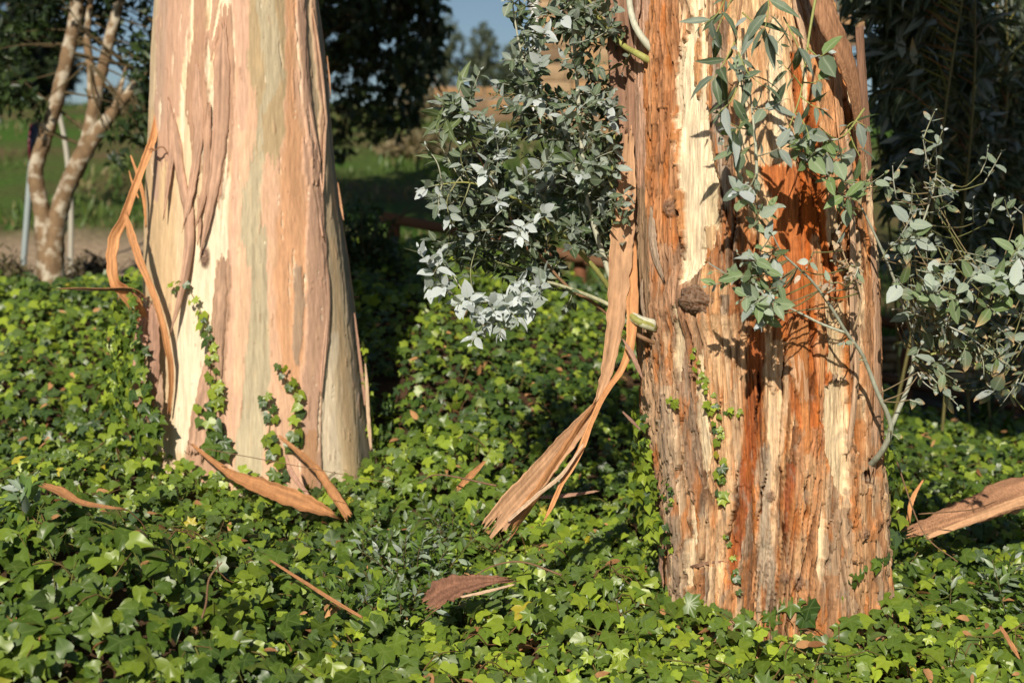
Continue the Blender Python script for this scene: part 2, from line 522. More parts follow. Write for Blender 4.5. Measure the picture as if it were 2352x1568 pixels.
# ------------------------------------------------------------------ the two trunks
class Trunk:
    def __init__(self, rows, D, top=7.0):
        rows = np.array(rows, float)
        self.D = D
        z = np.array([P(0, y, D)[2] for y in rows[:, 0]])
        cx = (((rows[:, 1] + rows[:, 2]) / 2) - 1176) / FPX * D
        r = (rows[:, 2] - rows[:, 1]) / 2 / FPX * D
        o = np.argsort(z)
        self.z, self.cx, self.r = z[o], cx[o], r[o]
        g = (self.cx[-1] - self.cx[-4]) / (self.z[-1] - self.z[-4])
        self.z = np.append(self.z, top); self.cx = np.append(self.cx, self.cx[-1] + g * (top - z.max()))
        self.r = np.append(self.r, self.r[-1] * 0.72)
        self.z = np.insert(self.z, 0, -0.6); self.cx = np.insert(self.cx, 0, self.cx[0]); self.r = np.insert(self.r, 0, self.r[0] * 1.12)
    def prof(self, z):
        return np.interp(z, self.z, self.cx), np.interp(z, self.z, self.r)
    def at(self, px, py, off=0.0):
        """point on the bark seen at a pixel, and the outward normal"""
        d = self.D - 0.3
        for _ in range(8):
            p = P(px, py, d)
            cx, r = self.prof(p[2])
            s = np.clip((p[0] - cx) / r, -0.985, 0.985)
            th = math.asin(s)
            d = self.D - r * math.cos(th)
        n = np.array([math.sin(th), -math.cos(th), 0.0])
        return np.array([cx, self.D, p[2]]) + n * (r + off), n
    def grid(self, ncol, zdense, ndense, nback=26, ntop=30):
        th = np.radians(np.concatenate([np.linspace(-108, 108, ncol), np.linspace(108, 252, nback)[1:-1]]))
        z = np.concatenate([np.linspace(zdense[0], zdense[1], ndense), np.linspace(zdense[1], 7.0, ntop)[1:]])
        return np.meshgrid(th, z)
    def mesh(self, acc, TH, Z, disp, col):
        cx, r = self.prof(Z)
        rr = r + disp
        v = np.stack([cx + rr * np.sin(TH), self.D - rr * np.cos(TH), Z], -1)
        nz, nt = TH.shape
        i, j = np.meshgrid(np.arange(nz - 1), np.arange(nt), indexing='ij')
        j2 = (j + 1) % nt
        f = np.stack([i * nt + j, i * nt + j2, (i + 1) * nt + j2, (i + 1) * nt + j], -1).reshape(-1, 4)
        acc.add(v.reshape(-1, 3), f, col.reshape(-1, 3))

def band_mask(px, py, rows, amp=3.0, edge=1.5, seed=0, freq=(14, 70), ends=6.0):
    rows = np.array(rows, float)
    w = amp * perlin(px / freq[0], py / freq[1], seed) + 0.5 * amp * perlin(px / freq[0] * 2.3, py / freq[1] * 3.1, seed + 5)
    yy = py + ends * 2.2 * perlin(px / 5.0, py / 90.0, seed + 9)
    xl = np.interp(yy, rows[:, 0], rows[:, 1]); xr = np.interp(yy, rows[:, 0], rows[:, 2])
    x = px + w
    m = np.clip((x - xl) / edge + 0.5, 0, 1) * np.clip((xr - x) / edge + 0.5, 0, 1)
    m = m * np.clip((yy - rows[0, 0]) / 2 + 0.5, 0, 1) * np.clip((rows[-1, 0] - yy) / 2 + 0.5, 0, 1)
    return m

def band_full(px, py, rows, amp, edge, seed, **k):
    """band_mask worked out only on the bark rows it can reach"""
    ys = [q[0] for q in rows]
    hit = (py.max(1) > min(ys) - 60) & (py.min(1) < max(ys) + 60)
    m = np.zeros(px.shape)
    if hit.any():
        i0, i1 = np.argmax(hit), len(hit) - np.argmax(hit[::-1])
        m[i0:i1] = band_mask(px[i0:i1], py[i0:i1], rows, amp, edge, seed, **k)
    return m

T1 = Trunk([(0, 370, 738), (100, 362, 750), (200, 357, 757), (300, 352, 765), (400, 346, 775), (500, 339, 788), (600, 333, 803), (700, 328, 815),
            (800, 325, 826), (900, 323, 838), (1000, 321, 850), (1100, 320, 862), (1200, 312, 874), (1300, 300, 890)], 6.95)
T2 = Trunk([(0, 1464, 1880), (100, 1463, 1908), (200, 1462, 1936), (300, 1462, 1956), (400, 1462, 1972), (500, 1461, 1984), (600, 1464, 1995), (700, 1470, 2000),
            (800, 1481, 2005), (900, 1490, 2010), (1000, 1500, 2016), (1100, 1514, 2026), (1200, 1526, 2034), (1300, 1536, 2038), (1400, 1542, 2044), (1500, 1536, 2056), (1600, 1520, 2080)], 5.3)

def surf_px(T, TH, Z):
    """nominal picture columns/rows of the bark surface (used to place the measured bark patches)"""
    cx, r = T.prof(Z)
    thc = np.clip(TH, -1.5, 1.5)
    p = np.stack([cx + r * np.sin(thc), T.D - r * np.cos(thc), Z], -1)
    x, y, _ = proj(p)
    return x + (TH - thc) * 120, y

CREAM = np.array([0.69, 0.545, 0.355]); WHITE = np.array([0.78, 0.67, 0.495]); OCHRE = np.array([0.62, 0.43, 0.23])
SALMON = np.array([0.69, 0.44, 0.295]); PINK = np.array([0.60, 0.385, 0.275]); MAUVE = np.array([0.42, 0.25, 0.16]); TAUPE = np.array([0.37, 0.26, 0.18])
ORANGE = np.array([0.66, 0.37, 0.205]); OLIVE = np.array([0.46, 0.355, 0.205]); SAGE = np.array([0.49, 0.43, 0.29]); GREY = np.array([0.32, 0.29, 0.235])
BROWN = np.array([0.30, 0.195, 0.14])

def build_smooth_trunk():
    T = T1
    root = thing("eucalyptus_tree", (T.prof(0.2)[0], T.D, 0.15), "thick eucalyptus with smooth salmon, cream and grey-green peeling bark", "tree", kind="thing")
    TH, Z = T.grid(330, (-0.25, 3.35), 620)
    px, py = surf_px(T, TH, Z)
    cx, r = T.prof(Z)
    arc = TH * 0.5
    # general streaky skin
    n = fbm(arc * 7 + 0.25 * perlin(arc * 5, Z * 1.5, 2), Z * 0.55, 1)
    col = lerp(SALMON, CREAM, smooth(-0.1, 0.5, n)[..., None])
    col = lerp(col, OLIVE, smooth(0.25, 0.7, fbm(arc * 6, Z * 0.4, 6))[..., None] * (np.abs(TH) > 1.45)[..., None])
    disp = 0.012 * perlin(arc * 2.2, Z * 0.8, 8) + 0.003 * perlin(arc * 12, Z * 1.2, 9)
    disp = disp - 0.004
    B = []
    def band(rows, c, h=0.0, amp=3.0, edge=1.5, **k):
        nonlocal col, disp
        m = band_full(px, py, rows, amp, edge, len(B) * 7 + 1, **k) * (np.abs(TH) < 1.62)
        B.append(1)
        col = lerp(col, c, m[..., None])
        disp = disp + h * m
    # inner wood on the left half
    band([(-120, 330, 540), (300, 330, 545), (700, 300, 535), (1100, 300, 545), (1300, 290, 560)], CREAM, -0.004, 4)
    band([(250, 330, 400), (500, 328, 402), (650, 318, 405), (780, 310, 380), (860, 300, 350)], lerp(OCHRE, CREAM, .35), 0, 12, 30)
    band([(560, 445, 500), (640, 430, 495), (740, 405, 492), (850, 398, 470), (960, 396, 440), (1040, 396, 432)], WHITE, 0.0, 6, 8)
    band([(-120, 470, 545), (120, 520, 552), (240, 460, 524), (420, 470, 525), (600, 470, 530)], WHITE * 0.97, 0.0, 5, 10)
    # outer mauve bark of the upper left, ending in ragged tongues
    band([(-120, 366, 445), (60, 360, 442), (170, 356, 416), (260, 354, 408), (330, 350, 400), (380, 370, 398)], lerp(PINK, MAUVE, 0.35), 0.006, 5, 2, ends=20)
    band([(-120, 446, 478), (60, 446, 472), (150, 430, 470), (240, 424, 478), (330, 438, 468), (420, 432, 460)], MAUVE, 0.009, 5, 1.5, ends=22)
    band([(-120, 486, 528), (30, 484, 506), (90, 470, 500), (150, 470, 480), (190, 472, 478)], lerp(PINK, MAUVE, .6), 0.009, 4, 1.5)
    band([(20, 508, 530), (110, 490, 536), (220, 494, 540), (300, 500, 534), (400, 498, 524), (460, 490, 514)], lerp(PINK, MAUVE, .8), 0.010, 4, 1.5, ends=18)
    band([(-120, 362, 392), (100, 358, 382), (300, 352, 368), (460, 344, 358)], lerp(PINK, GREY, 0.3), 0.0, 4, 12)
    # salmon centre
    band([(-120, 528, 700), (120, 540, 700), (260, 536, 706), (400, 526, 712), (520, 522, 730), (700, 523, 752), (850, 516, 752), (980, 512, 740), (1120, 520, 738), (1300, 520, 740)], SALMON, 0.004, 4, 1.6)
    band([(-120, 528, 560), (200, 540, 570), (420, 532, 560), (640, 530, 556), (1000, 512, 540)], PINK * 1.02, 0, 7, 9)
    band([(300, 548, 590), (480, 545, 580), (700, 535, 575), (900, 530, 558)], lerp(SALMON, CREAM, 0.25), 0, 8, 14)
    band([(-120, 655, 684), (60, 655, 680), (180, 655, 672), (300, 652, 690), (480, 640, 700), (640, 628, 712), (780, 640, 700), (900, 650, 690)], ORANGE * 1.05, 0, 7, 12)
    # grey-green band down the middle
    band([(-120, 582, 652), (0, 577, 655), (110, 567, 655), (190, 575, 656), (240, 594, 652), (330, 590, 650), (366, 575, 640)], OLIVE, -0.001, 6, 4, ends=20)
    band([(-120, 576, 606), (60, 596, 640), (180, 612, 652), (260, 596, 606), (330, 588, 604)], SAGE, 0, 6, 3)
    band([(330, 590, 600), (370, 574, 612), (440, 556, 596), (545, 552, 606), (590, 568, 612), (633, 577, 612), (721, 577, 616), (765, 568, 621), (853, 559, 621), (941, 555, 616), (985, 542, 607), (1070, 537, 603), (1200, 540, 600)], SAGE, -0.002, 5, 3.5, ends=16)
    band([(520, 604, 612), (700, 606, 614), (850, 604, 612), (950, 598, 606)], SAGE * 0.8, 0, 3, 3)
    band([(560, 578, 584), (720, 582, 590), (860, 574, 582), (960, 566, 574)], SAGE * 0.84, 0, 3, 3)
    # right hand layers
    band([(-120, 676, 700), (100, 680, 704), (220, 688, 712), (330, 704, 724), (420, 712, 730)], lerp(PINK, MAUVE, .15), 0.008, 2.5, 1.5)
    band([(-120, 700, 716), (80, 704, 722), (200, 716, 726), (300, 722, 734), (340, 728, 736)], CREAM * 0.95, -0.002, 2.5, 1.5)
    band([(-30, 716, 722), (40, 714, 728), (120, 722, 736), (240, 734, 746), (310, 732, 748), (370, 730, 742)], SALMON, 0.008, 2.5, 1.5)
    band([(-120, 722, 770), (60, 730, 780), (200, 744, 780), (330, 752, 790), (500, 770, 810), (700, 794, 830), (900, 815, 850), (1100, 826, 870), (1300, 840, 890)], GREY, -0.004, 4, 4)
    band([(250, 748, 756), (330, 742, 766), (440, 740, 772), (545, 746, 786), (633, 756, 794), (721, 760, 798), (853, 752, 812), (941, 736, 822), (1073, 735, 824), (1180, 740, 820), (1300, 740, 822)], lerp(CREAM, SAGE, 0.18), -0.003, 4, 2, ends=20)
    band([(760, 756, 780), (880, 738, 768), (1000, 736, 775), (1130, 738, 790), (1300, 742, 790)], WHITE, 0, 5, 10)
    band([(545, 760, 772), (700, 772, 784), (840, 782, 800), (1000, 790, 812), (1120, 790, 815)], lerp(OCHRE, CREAM, 0.5), 0, 5, 7)
    band([(330, 690, 730), (440, 706, 740), (560, 700, 748), (680, 704, 758), (780, 704, 754), (900, 690, 738), (1040, 690, 736), (1120, 690, 738), (1300, 690, 742)], lerp(PINK, MAUVE, 0.25), 0.007, 4, 2, ends=14)
    band([(610, 672, 690), (700, 676, 700), (770, 672, 694), (840, 676, 688)], TAUPE * 1.15, 0.003, 4, 2)
    band([(990, 690, 730), (1060, 690, 726), (1150, 700, 730), (1300, 700, 734)], ORANGE * 0.72, 0.0, 5, 8)
    # brown plates left of centre, lower down
    band([(596, 506, 528), (630, 494, 530), (690, 488, 524), (765, 486, 522), (853, 490, 518), (880, 494, 510)], lerp(MAUVE, TAUPE, .45), 0.010, 3, 1.3, ends=16)
    band([(775, 484, 492), (853, 466, 502), (920, 448, 512), (985, 432, 516), (1060, 424, 522), (1300, 410, 530)], lerp(MAUVE, PINK, .35), 0.007, 3, 1.4, ends=8)
    # thin slits where the cream shows through
    for k, (x0, y0, x1, y1, w) in enumerate([(442, -60, 436, 130, 7), (430, 60, 424, 170, 6), (414, 190, 418, 330, 12), (488, -60, 478, 70, 6), (512, -40, 486, 100, 7), (478, 90, 474, 190, 9),
            (480, 190, 490, 300, 12), (446, 180, 448, 280, 3), (466, 330, 466, 440, 5), (525, 300, 508, 540, 7), (676, 0, 690, 240, 2.5), (700, 250, 714, 350, 2), (416, 30, 412, 80, 2.5),
            (368, 220, 364, 300, 5), (640, 90, 648, 160, 2.5), (643, 360, 643, 410, 2.5), (664, 600, 668, 700, 1.6), (702, 620, 700, 680, 4), (712, 690, 742, 700, 1.6),
            (734, 890, 728, 1040, 5), (676, 560, 674, 650, 2), (398, 110, 396, 180, 2), (650, 480, 648, 560, 1.4), (690, 980, 688, 1100, 2)]):
        ys = np.linspace(y0, y1, 5)
        xs = np.linspace(x0, x1, 5)
        ws = np.array([0.15, 0.8, 1, 0.8, 0.15]) * w
        if y1 - y0 < 15:
            continue
        band([(ys[q], xs[q] - ws[q] / 2, xs[q] + ws[q] / 2) for q in range(5)], WHITE * 0.98, -0.009, 2.2, 1.1, ends=2)
    # fine vertical drift of tone, specks and pores
    st = fbm(px / 9, py / 150, 31, 4)
    st2 = fbm(px / 3.5, py / 220, 33, 3)
    col = col * (1 + 0.12 * np.clip(st, -1.2, 1.2) + 0.09 * np.clip(st2, -1.2, 1.2))[..., None]
    col = lerp(col, lerp(col, OCHRE, 0.5), smooth(0.25, 0.8, fbm(px / 16, py / 90, 37))[..., None] * 0.5)
    sp = perlin(px / 3.2, py / 6.0, 41)
    col = lerp(col, BROWN * 0.8, smooth(0.78, 0.92, sp)[..., None] * 0.75)
    disp = disp - 0.002 * smooth(0.72, 0.9, sp)
    disp = disp + 0.0012 * perlin(px / 6, py / 40, 43) + 0.0006 * perlin(px / 2.5, py / 9, 44)
    col = lerp(col, np.array([0.66, 0.47, 0.335]), 0.12) * 1.0
    fk = perlin(px / 5.5 + 1.1 * perlin(px / 20, py / 70, 51), py / 110, 52) + 0.25 * perlin(px / 30, py / 60, 56)
    col = lerp(col, lerp(MAUVE, col, .45), smooth(0.68, 0.73, fk)[..., None]); disp = disp + 0.004 * smooth(0.68, 0.73, fk)
    sl = perlin(px / 3.0 + perlin(px / 20, py / 60, 53), py / 90, 54) + 0.25 * perlin(px / 40, py / 80, 57)
    col = lerp(col, WHITE, smooth(0.80, 0.85, sl)[..., None] * .9); disp = disp - 0.004 * smooth(0.80, 0.85, sl)
    # knot
    kd = np.hypot((px - 471) / 11, (py - 590) / 26)
    col = lerp(col, BROWN * lerp(0.5, 1.3, smooth(-.3, .4, perlin(px / 2.5, py / 4, 46)))[..., None], smooth(1.25, 0.7, kd)[..., None] * (np.abs(TH) < 1.5)[..., None])
    disp = disp + (0.022 * smooth(1.2, 0.3, kd) + 0.008 * smooth(1.2, 0.6, kd) * perlin(px / 4, py / 6, 47)) * (np.abs(TH) < 1.5)
    # buttress folds near the base
    fl = smooth(0.95, 0.15, Z)
    disp = disp + fl * 0.03 * perlin(TH * 2.2, Z * 0.4, 48)
    a = Acc()
    T.mesh(a, TH, Z, disp, np.clip(col, 0.01, 0.9) ** 1.08 * 1.02)
    a.build("trunk", M_SMOOTH, root)
    return root

def build_fibrous_trunk():
    T = T2
    root = thing("eucalyptus_tree", (T.prof(0.05)[0], T.D, 0.0), "broad eucalyptus with rough fibrous orange, brown and cream bark and a round burl", "tree", kind="thing")
    TH, Z = T.grid(430, (-0.25, 2.62), 720)
    px, py = surf_px(T, TH, Z)
    arc = TH * 0.43
    lowr = smooth(560, 1150, py)                                     # rougher towards the foot
    wx = arc + 0.034 * perlin(arc * 3, Z * 1.1, 1) + 0.012 * perlin(arc * 9, Z * 2.0, 2) + 0.004 * perlin(arc * 20, Z * 5, 7) - 0.10 * smooth(1.1, 0.2, Z) * (Z - 1.1) * smooth(.8, 0, np.abs(TH + .1))
    # long strips, each with its own tone and height
    strip = np.floor((wx + 0.03 * perlin(wx * 6, Z * 0.5, 3)) * 26)
    h1 = np.modf(np.abs(np.sin(strip * 12.9898 + np.floor(Z * 1.1 + np.sin(strip * 3.1) * 2) * 4.7)) * 43758.5453)[0]
    h2 = np.modf(np.abs(np.sin(strip * 78.233 + np.floor(Z * 0.9 + np.sin(strip * 5.7) * 2) * 9.1)) * 24634.6345)[0]
    n1 = fbm(wx * 9, Z * 0.7, 11)
    TAN = np.array([0.60, 0.36, 0.19]); PEACH = np.array([0.74, 0.50, 0.30]); RUST = np.array([0.50, 0.19, 0.055]); GB = np.array([0.30, 0.20, 0.135]); ASH = np.array([0.40, 0.34, 0.27])
    pal = np.stack([TAN, PEACH, lerp(ASH, GB, .4), lerp(RUST, TAN, 0.3), lerp(PEACH, WHITE, .5), lerp(GB, RUST, .4)])
    base = pal[np.clip((h1 * 6).astype(int), 0, 5)]
    col = lerp(lerp(TAN, PEACH, smooth(-.4, .5, n1)[..., None]), base, 0.88)
    thin = np.floor((wx + 0.012 * perlin(wx * 14, Z * 0.9, 4)) * 75)
    h3 = np.modf(np.abs(np.sin(thin * 45.17 + np.floor(Z * 1.7 + np.sin(thin * 2.3) * 3) * 3.3)) * 15731.743)[0]
    col = col * (0.72 + 0.56 * h3)[..., None]
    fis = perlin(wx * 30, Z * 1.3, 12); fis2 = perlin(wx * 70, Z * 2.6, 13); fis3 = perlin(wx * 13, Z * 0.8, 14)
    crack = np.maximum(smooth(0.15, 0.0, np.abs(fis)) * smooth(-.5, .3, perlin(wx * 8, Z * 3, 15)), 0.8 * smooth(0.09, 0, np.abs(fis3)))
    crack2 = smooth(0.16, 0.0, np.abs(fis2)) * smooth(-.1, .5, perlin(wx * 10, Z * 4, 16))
    ridge = 0.017 * h2 + 0.005 * h3 + 0.010 * n1 + 0.007 * (1 - np.abs(fis)) * lerp(0.55, 1.25, lowr) + 0.003 * np.abs(fis2)
    disp = ridge - 0.026 * crack * lerp(0.8, 1.1, lowr) - 0.010 * crack2
    flaky = np.zeros_like(px) + 1.0
    B = []
    def band(rows, c, h=0.0, amp=4.0, edge=1.5, flat=0.0, mixw=1.0, **k):
        """flat: how much of the roughness the patch wipes out"""
        nonlocal col, disp, flaky, crack, crack2
        m = band_full(px, py, rows, amp, edge, len(B) * 5 + 2, freq=(12, 60), **k) * (np.abs(TH) < 1.6)
        B.append(1)
        col = lerp(col, c * (1 + 0.0 * col), m[..., None] * mixw)
        disp = lerp(disp, 0.004 + 0.25 * ridge, m * flat) + h * m
        crack = crack * (1 - m * flat); crack2 = crack2 * (1 - m * flat * 0.8)
        flaky = flaky * (1 - m * flat)
    # ground tone of the regions
    band([(-40, 1440, 1560), (500, 1440, 1580), (760, 1460, 1600)], lerp(RUST, ORANGE, .55), 0, 8, 10, 0, 0.72)
    band([(560, 1440, 1600), (700, 1440, 1640), (1000, 1460, 1620), (1300, 1480, 1590), (1600, 1480, 1600)], lerp(GB, ASH, 0.45) * 1.3, 0, 12, 20, 0, 0.55)
    band([(-40, 1670, 1830), (200, 1672, 1826), (420, 1690, 1826), (560, 1740, 1830), (640, 1760, 1840)], lerp(PEACH, CREAM, 0.4), -0.004, 6, 3, 0.55, 0.9)
    band([(380, 1740, 1830), (480, 1780, 1900), (700, 1760, 1930), (900, 1800, 1900), (1050, 1860, 1890)], np.array([.52, .17, .045]), 0, 10, 8, 0.1, 0.85)
    band([(120, 1816, 1850), (300, 1830, 1884), (480, 1840, 1900), (620, 1850, 1920)], np.array([.50, .16, .04]), -0.008, 6, 3, 0.2, 0.9)
    band([(980, 1840, 2060), (1120, 1820, 2070), (1300, 1700, 2080), (1600, 1560, 2090)], lerp(GB, PEACH, 0.5), 0.004, 14, 14, 0, 0.5)
    # smooth pale rim at the left
    band([(-40, 1456, 1500), (50, 1458, 1488), (200, 1460, 1482), (330, 1462, 1488), (420, 1464, 1486), (520, 1462, 1480)], lerp(PINK, GREY, 0.25) * 1.15, 0.006, 3, 2, 0.7)
    band([(430, 1455, 1492), (560, 1458, 1500), (680, 1460, 1506), (760, 1470, 1500)], lerp(GREY, TAN, 0.45), 0.003, 4, 5, 0.6)
    # the bare cream wood
    band([(-40, 1588, 1622), (60, 1584, 1620), (140, 1556, 1628), (200, 1550, 1624), (286, 1554, 1630), (360, 1558, 1640), (428, 1562, 1652), (500, 1570, 1652), (560, 1573, 1644), (610, 1573, 1620), (646, 1574, 1596), (656, 1576, 1584)], np.array([.80, .68, .50]), -0.020, 6, 1.2, 0.86)
    for q_, rows_ in enumerate(([(90, 1596, 1606), (150, 1590, 1610), (230, 1600, 1604)], [(300, 1553, 1566), (380, 1556, 1562)], [(520, 1620, 1646), (560, 1626, 1640), (600, 1622, 1628)], [(20, 1600, 1612), (80, 1602, 1608), (130, 1604, 1606)], [(440, 1560, 1574), (520, 1566, 1576), (570, 1570, 1574)])):
        band(rows_, lerp(TAN, RUST, .3 * (q_ % 3)), 0.018, 5, 1.2, 0)
    band([(420, 1618, 1650), (500, 1618, 1650), (570, 1610, 1640)], lerp(SAGE, CREAM, 0.5), 0, 6, 14, 0.5, .7)
    for rows_ in ([(90, 1690, 1712), (220, 1694, 1722), (330, 1698, 1716), (400, 1704, 1708)], [(40, 1768, 1792), (160, 1764, 1800), (300, 1774, 1806), (350, 1786, 1796)], [(790, 1612, 1618), (900, 1604, 1626), (1040, 1616, 1640), (1120, 1622, 1630)],
                  [(900, 1764, 1788), (1040, 1762, 1784), (1180, 1748, 1770), (1260, 1744, 1750)], [(1150, 1598, 1604), (1240, 1590, 1612), (1340, 1586, 1600)], [(60, 1838, 1846), (150, 1842, 1858), (260, 1850, 1856)], [(700, 1560, 1566), (800, 1556, 1576), (880, 1562, 1568)], [(1160, 1880, 1886), (1240, 1870, 1890), (1330, 1874, 1882)]):
        band(rows_, lerp(CREAM, WHITE, .6), -0.010, 5, 1.3, 0.7)
    # grey brown ridge right of it
    band([(40, 1630, 1676), (160, 1632, 1672), (300, 1634, 1676), (420, 1656, 1690), (520, 1660, 1696), (640, 1660, 1690)], lerp(GB, TAUPE, .5) * 1.1, 0.010, 5, 2, 0.0)
    # red weeping streak
    band([(756, 1722, 1758), (860, 1718, 1752), (960, 1714, 1748), (1060, 1704, 1740), (1150, 1694, 1722), (1250, 1684, 1706), (1340, 1680, 1694)], np.array([0.44, 0.15, 0.055]), -0.005, 4, 4, 0.2, 0.85)
    band([(1060, 1810, 1824), (1130, 1800, 1818), (1220, 1796, 1808)], np.array([0.42, 0.14, 0.06]), -0.004, 4, 3, 0.2, 0.8)
    band([(780, 1758, 1812), (900, 1755, 1812), (1050, 1760, 1796), (1150, 1745, 1785), (1280, 1735, 1775)], lerp(PEACH, WHITE, 0.35), 0, 5, 4, 0.4, 0.85)
    band([(720, 1632, 1716), (860, 1632, 1714), (1000, 1640, 1708), (1150, 1620, 1690), (1300, 1600, 1670)], lerp(PEACH, WHITE, 0.2), 0.002, 8, 8, 0.25, 0.7)
    band([(1020, 1740, 1768), (1150, 1738, 1770), (1250, 1740, 1775), (1400, 1745, 1790)], lerp(ASH, GREY, 0.3) * 1.15, 0.006, 8, 6, 0, 0.7)
    # hanging brown plates and bare strips on the right
    band([(730, 1806, 1850), (800, 1806, 1852), (860, 1808, 1850), (920, 1830, 1852), (1000, 1834, 1856), (1040, 1842, 1852)], lerp(RUST, TAN, 0.45), 0.013, 4, 1.3, 0.5)
    band([(880, 1892, 1934), (960, 1888, 1932), (1040, 1890, 1936), (1110, 1912, 1944), (1136, 1924, 1940)], lerp(CREAM, WHITE, .3), -0.012, 3, 1.3, 0.85)
    band([(690, 1893, 1930), (860, 1894, 1934)], CREAM * 0.94, -0.008, 4, 2, 0.6)
    band([(540, 1860, 1880), (760, 1870, 1890), (960, 1876, 1890)], ORANGE * 1.05, 0.002, 4, 3, 0.3)
    band([(260, 1888, 1908), (420, 1896, 1914), (560, 1900, 1916)], lerp(PEACH, WHITE, 0.3), 0.002, 3, 2, 0.6)
    band([(60, 1862, 1890), (200, 1880, 1926), (330, 1890, 1940), (430, 1905, 1950)], lerp(ORANGE, TAN, .5), 0.004, 4, 3, 0.5)
    band([(230, 1926, 1938), (420, 1936, 1950), (640, 1944, 1956), (900, 1950, 1962), (1080, 1960, 1972)], RUST * 0.45, -0.030, 3, 2, 0.4)  # dark gap painted in, standing for the shade between the strips
    band([(640, 1968, 2010), (800, 1966, 2012), (960, 1970, 2012), (1060, 1974, 2014), (1090, 1976, 1986)], lerp(MAUVE, TAN, .45), 0.018, 3, 1.3, 0.6, ends=14)
    band([(1050, 1976, 1996), (1090, 1972, 1994), (1110, 1974, 1990)], RUST * 0.35, -0.030, 4, 2, 0.3)  # small recess by the plate, likewise painted dark for shade
    # the long open splits, their inner shade painted in dark rust
    for x0, y0, x1, y1, w_ in ((1566, 110, 1560, 330, 4), (1640, 120, 1648, 300, 6), (1652, 300, 1668, 520, 6), (1520, 80, 1514, 260, 5), (1536, 240, 1530, 420, 4), (1500, 300, 1506, 470, 4), (1688, 430, 1682, 640, 5), (1744, 840, 1738, 990, 5), (1802, 780, 1796, 930, 5), (1790, 1040, 1802, 1290, 7),
                               (1662, 900, 1650, 1080, 4), (1700, 1080, 1668, 1300, 6), (1600, 760, 1588, 900, 5), (1580, 940, 1570, 1110, 4), (1850, 1080, 1838, 1240, 4), (1900, 1180, 1890, 1330, 5), (1955, 1140, 1950, 1300, 4), (1832, 330, 1842, 560, 5), (1862, 240, 1872, 480, 5), (1858, 600, 1862, 840, 5), (1720, 120, 1716, 260, 3),
                               (1822, 60, 1828, 240, 5), (1884, 500, 1892, 700, 5), (1910, 480, 1918, 760, 6), (1760, 1080, 1742, 1200, 4), (1630, 1180, 1616, 1330, 4), (1740, 560, 1736, 700, 4), (1776, 500, 1778, 660, 4)):
        ys_ = np.linspace(y0, y1, 6); xs_ = np.linspace(x0, x1, 6) + 4 * np.sin(np.arange(6) * 1.9 + x0); wv = np.array([.1, .7, 1, .8, .9, .1]) * w_
        band([(ys_[q], xs_[q] - wv[q] / 2, xs_[q] + wv[q] / 2) for q in range(6)], RUST * 0.32, -0.032, 2.2, 1.2, 0.0)
    # cracks show the rust red inner bark, painted darker as shade in the recesses
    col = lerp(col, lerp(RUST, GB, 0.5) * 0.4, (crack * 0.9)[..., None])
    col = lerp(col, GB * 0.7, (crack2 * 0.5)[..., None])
    st = fbm(px / 7, py / 110, 61, 4)
    col = col * (1 + 0.26 * np.clip(st, -1.2, 1.2))[..., None]
    col = lerp(col, lerp(PEACH, CREAM, .45) * 1.05, (smooth(0.42, 0.75, np.abs(fis)) * 0.34 * flaky * lerp(.4, 1, lowr))[..., None])  # raised fibres paler, with their highlights painted into the colour
    col = lerp(col, lerp(col, ASH, 0.65), (smooth(0.25, 0.8, fbm(px / 12, py / 45, 66)) * 0.8 * lowr)[..., None])
    col = lerp(col, np.array([.56, .22, .06]), (smooth(0.15, 0.7, fbm(px / 15, py / 130, 69)) * 0.6 * flaky)[..., None])
    # flakes: short plates with broken lower edges
    fl = perlin(px / 9 + 1.2 * perlin(px / 30, py / 60, 70), py / 75, 71)
    disp = disp + (0.007 * smooth(0.1, 0.16, fl) + 0.0025 * perlin(px / 4, py / 40, 72)) * flaky * lerp(0.6, 1.2, lowr)
    col = lerp(col, col * 0.82, (smooth(0.1, 0.18, fl) * flaky * 0.6)[..., None])
    disp = disp + 0.002 * perlin(px / 2.4, py / 34, 73) + 0.0006 * perlin(px / 1.4, py / 9, 74)
    for kx, ky, kr in ((1546, 476, 15), (1770, 1135, 10), (1830, 1330, 14), (1800, 1320, 10), (1972, 1225, 12), (1600, 855, 9), (1950, 262, 8)):
        kd = np.hypot((px - kx) / kr, (py - ky) / (kr * 1.5))
        m = smooth(1.2, 0.5, kd) * (np.abs(TH) < 1.5)
        disp = disp + 0.014 * m + 0.008 * m * perlin(px / 4, py / 5, 77)
        col = lerp(col, lerp(GB, BROWN, 0.5) * (1 + 0.5 * perlin(px / 4, py / 5, 78))[..., None], (m * 0.85)[..., None])
    bd = np.hypot((px - 1612) / 78, (py - 690) / 66)
    disp = disp + 0.028 * smooth(1.5, 0.5, bd) * (np.abs(TH) < 1.5)
    # lower foot spreads and folds
    ft = smooth(0.55, 0.0, Z)
    disp = disp + ft * 0.045 * perlin(TH * 3.0, Z * 0.5, 80) + 0.012 * perlin(TH * 3.5, Z * 0.6, 81)
    a = Acc()
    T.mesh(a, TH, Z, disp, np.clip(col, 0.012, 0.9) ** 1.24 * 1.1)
    a.build("trunk", M_ROUGH, root)
    # the burl: a cracked ball that bulges out of the bark
    c, nrm = T.at(1613, 690, 0.022)
    nu, nv = 56, 40
    U, V = np.meshgrid(np.linspace(0, 2 * np.pi, nu, endpoint=False), np.linspace(0.02, np.pi - 0.02, nv))
    d = np.stack([np.sin(V) * np.cos(U), np.sin(V) * np.sin(U), np.cos(V)], -1)
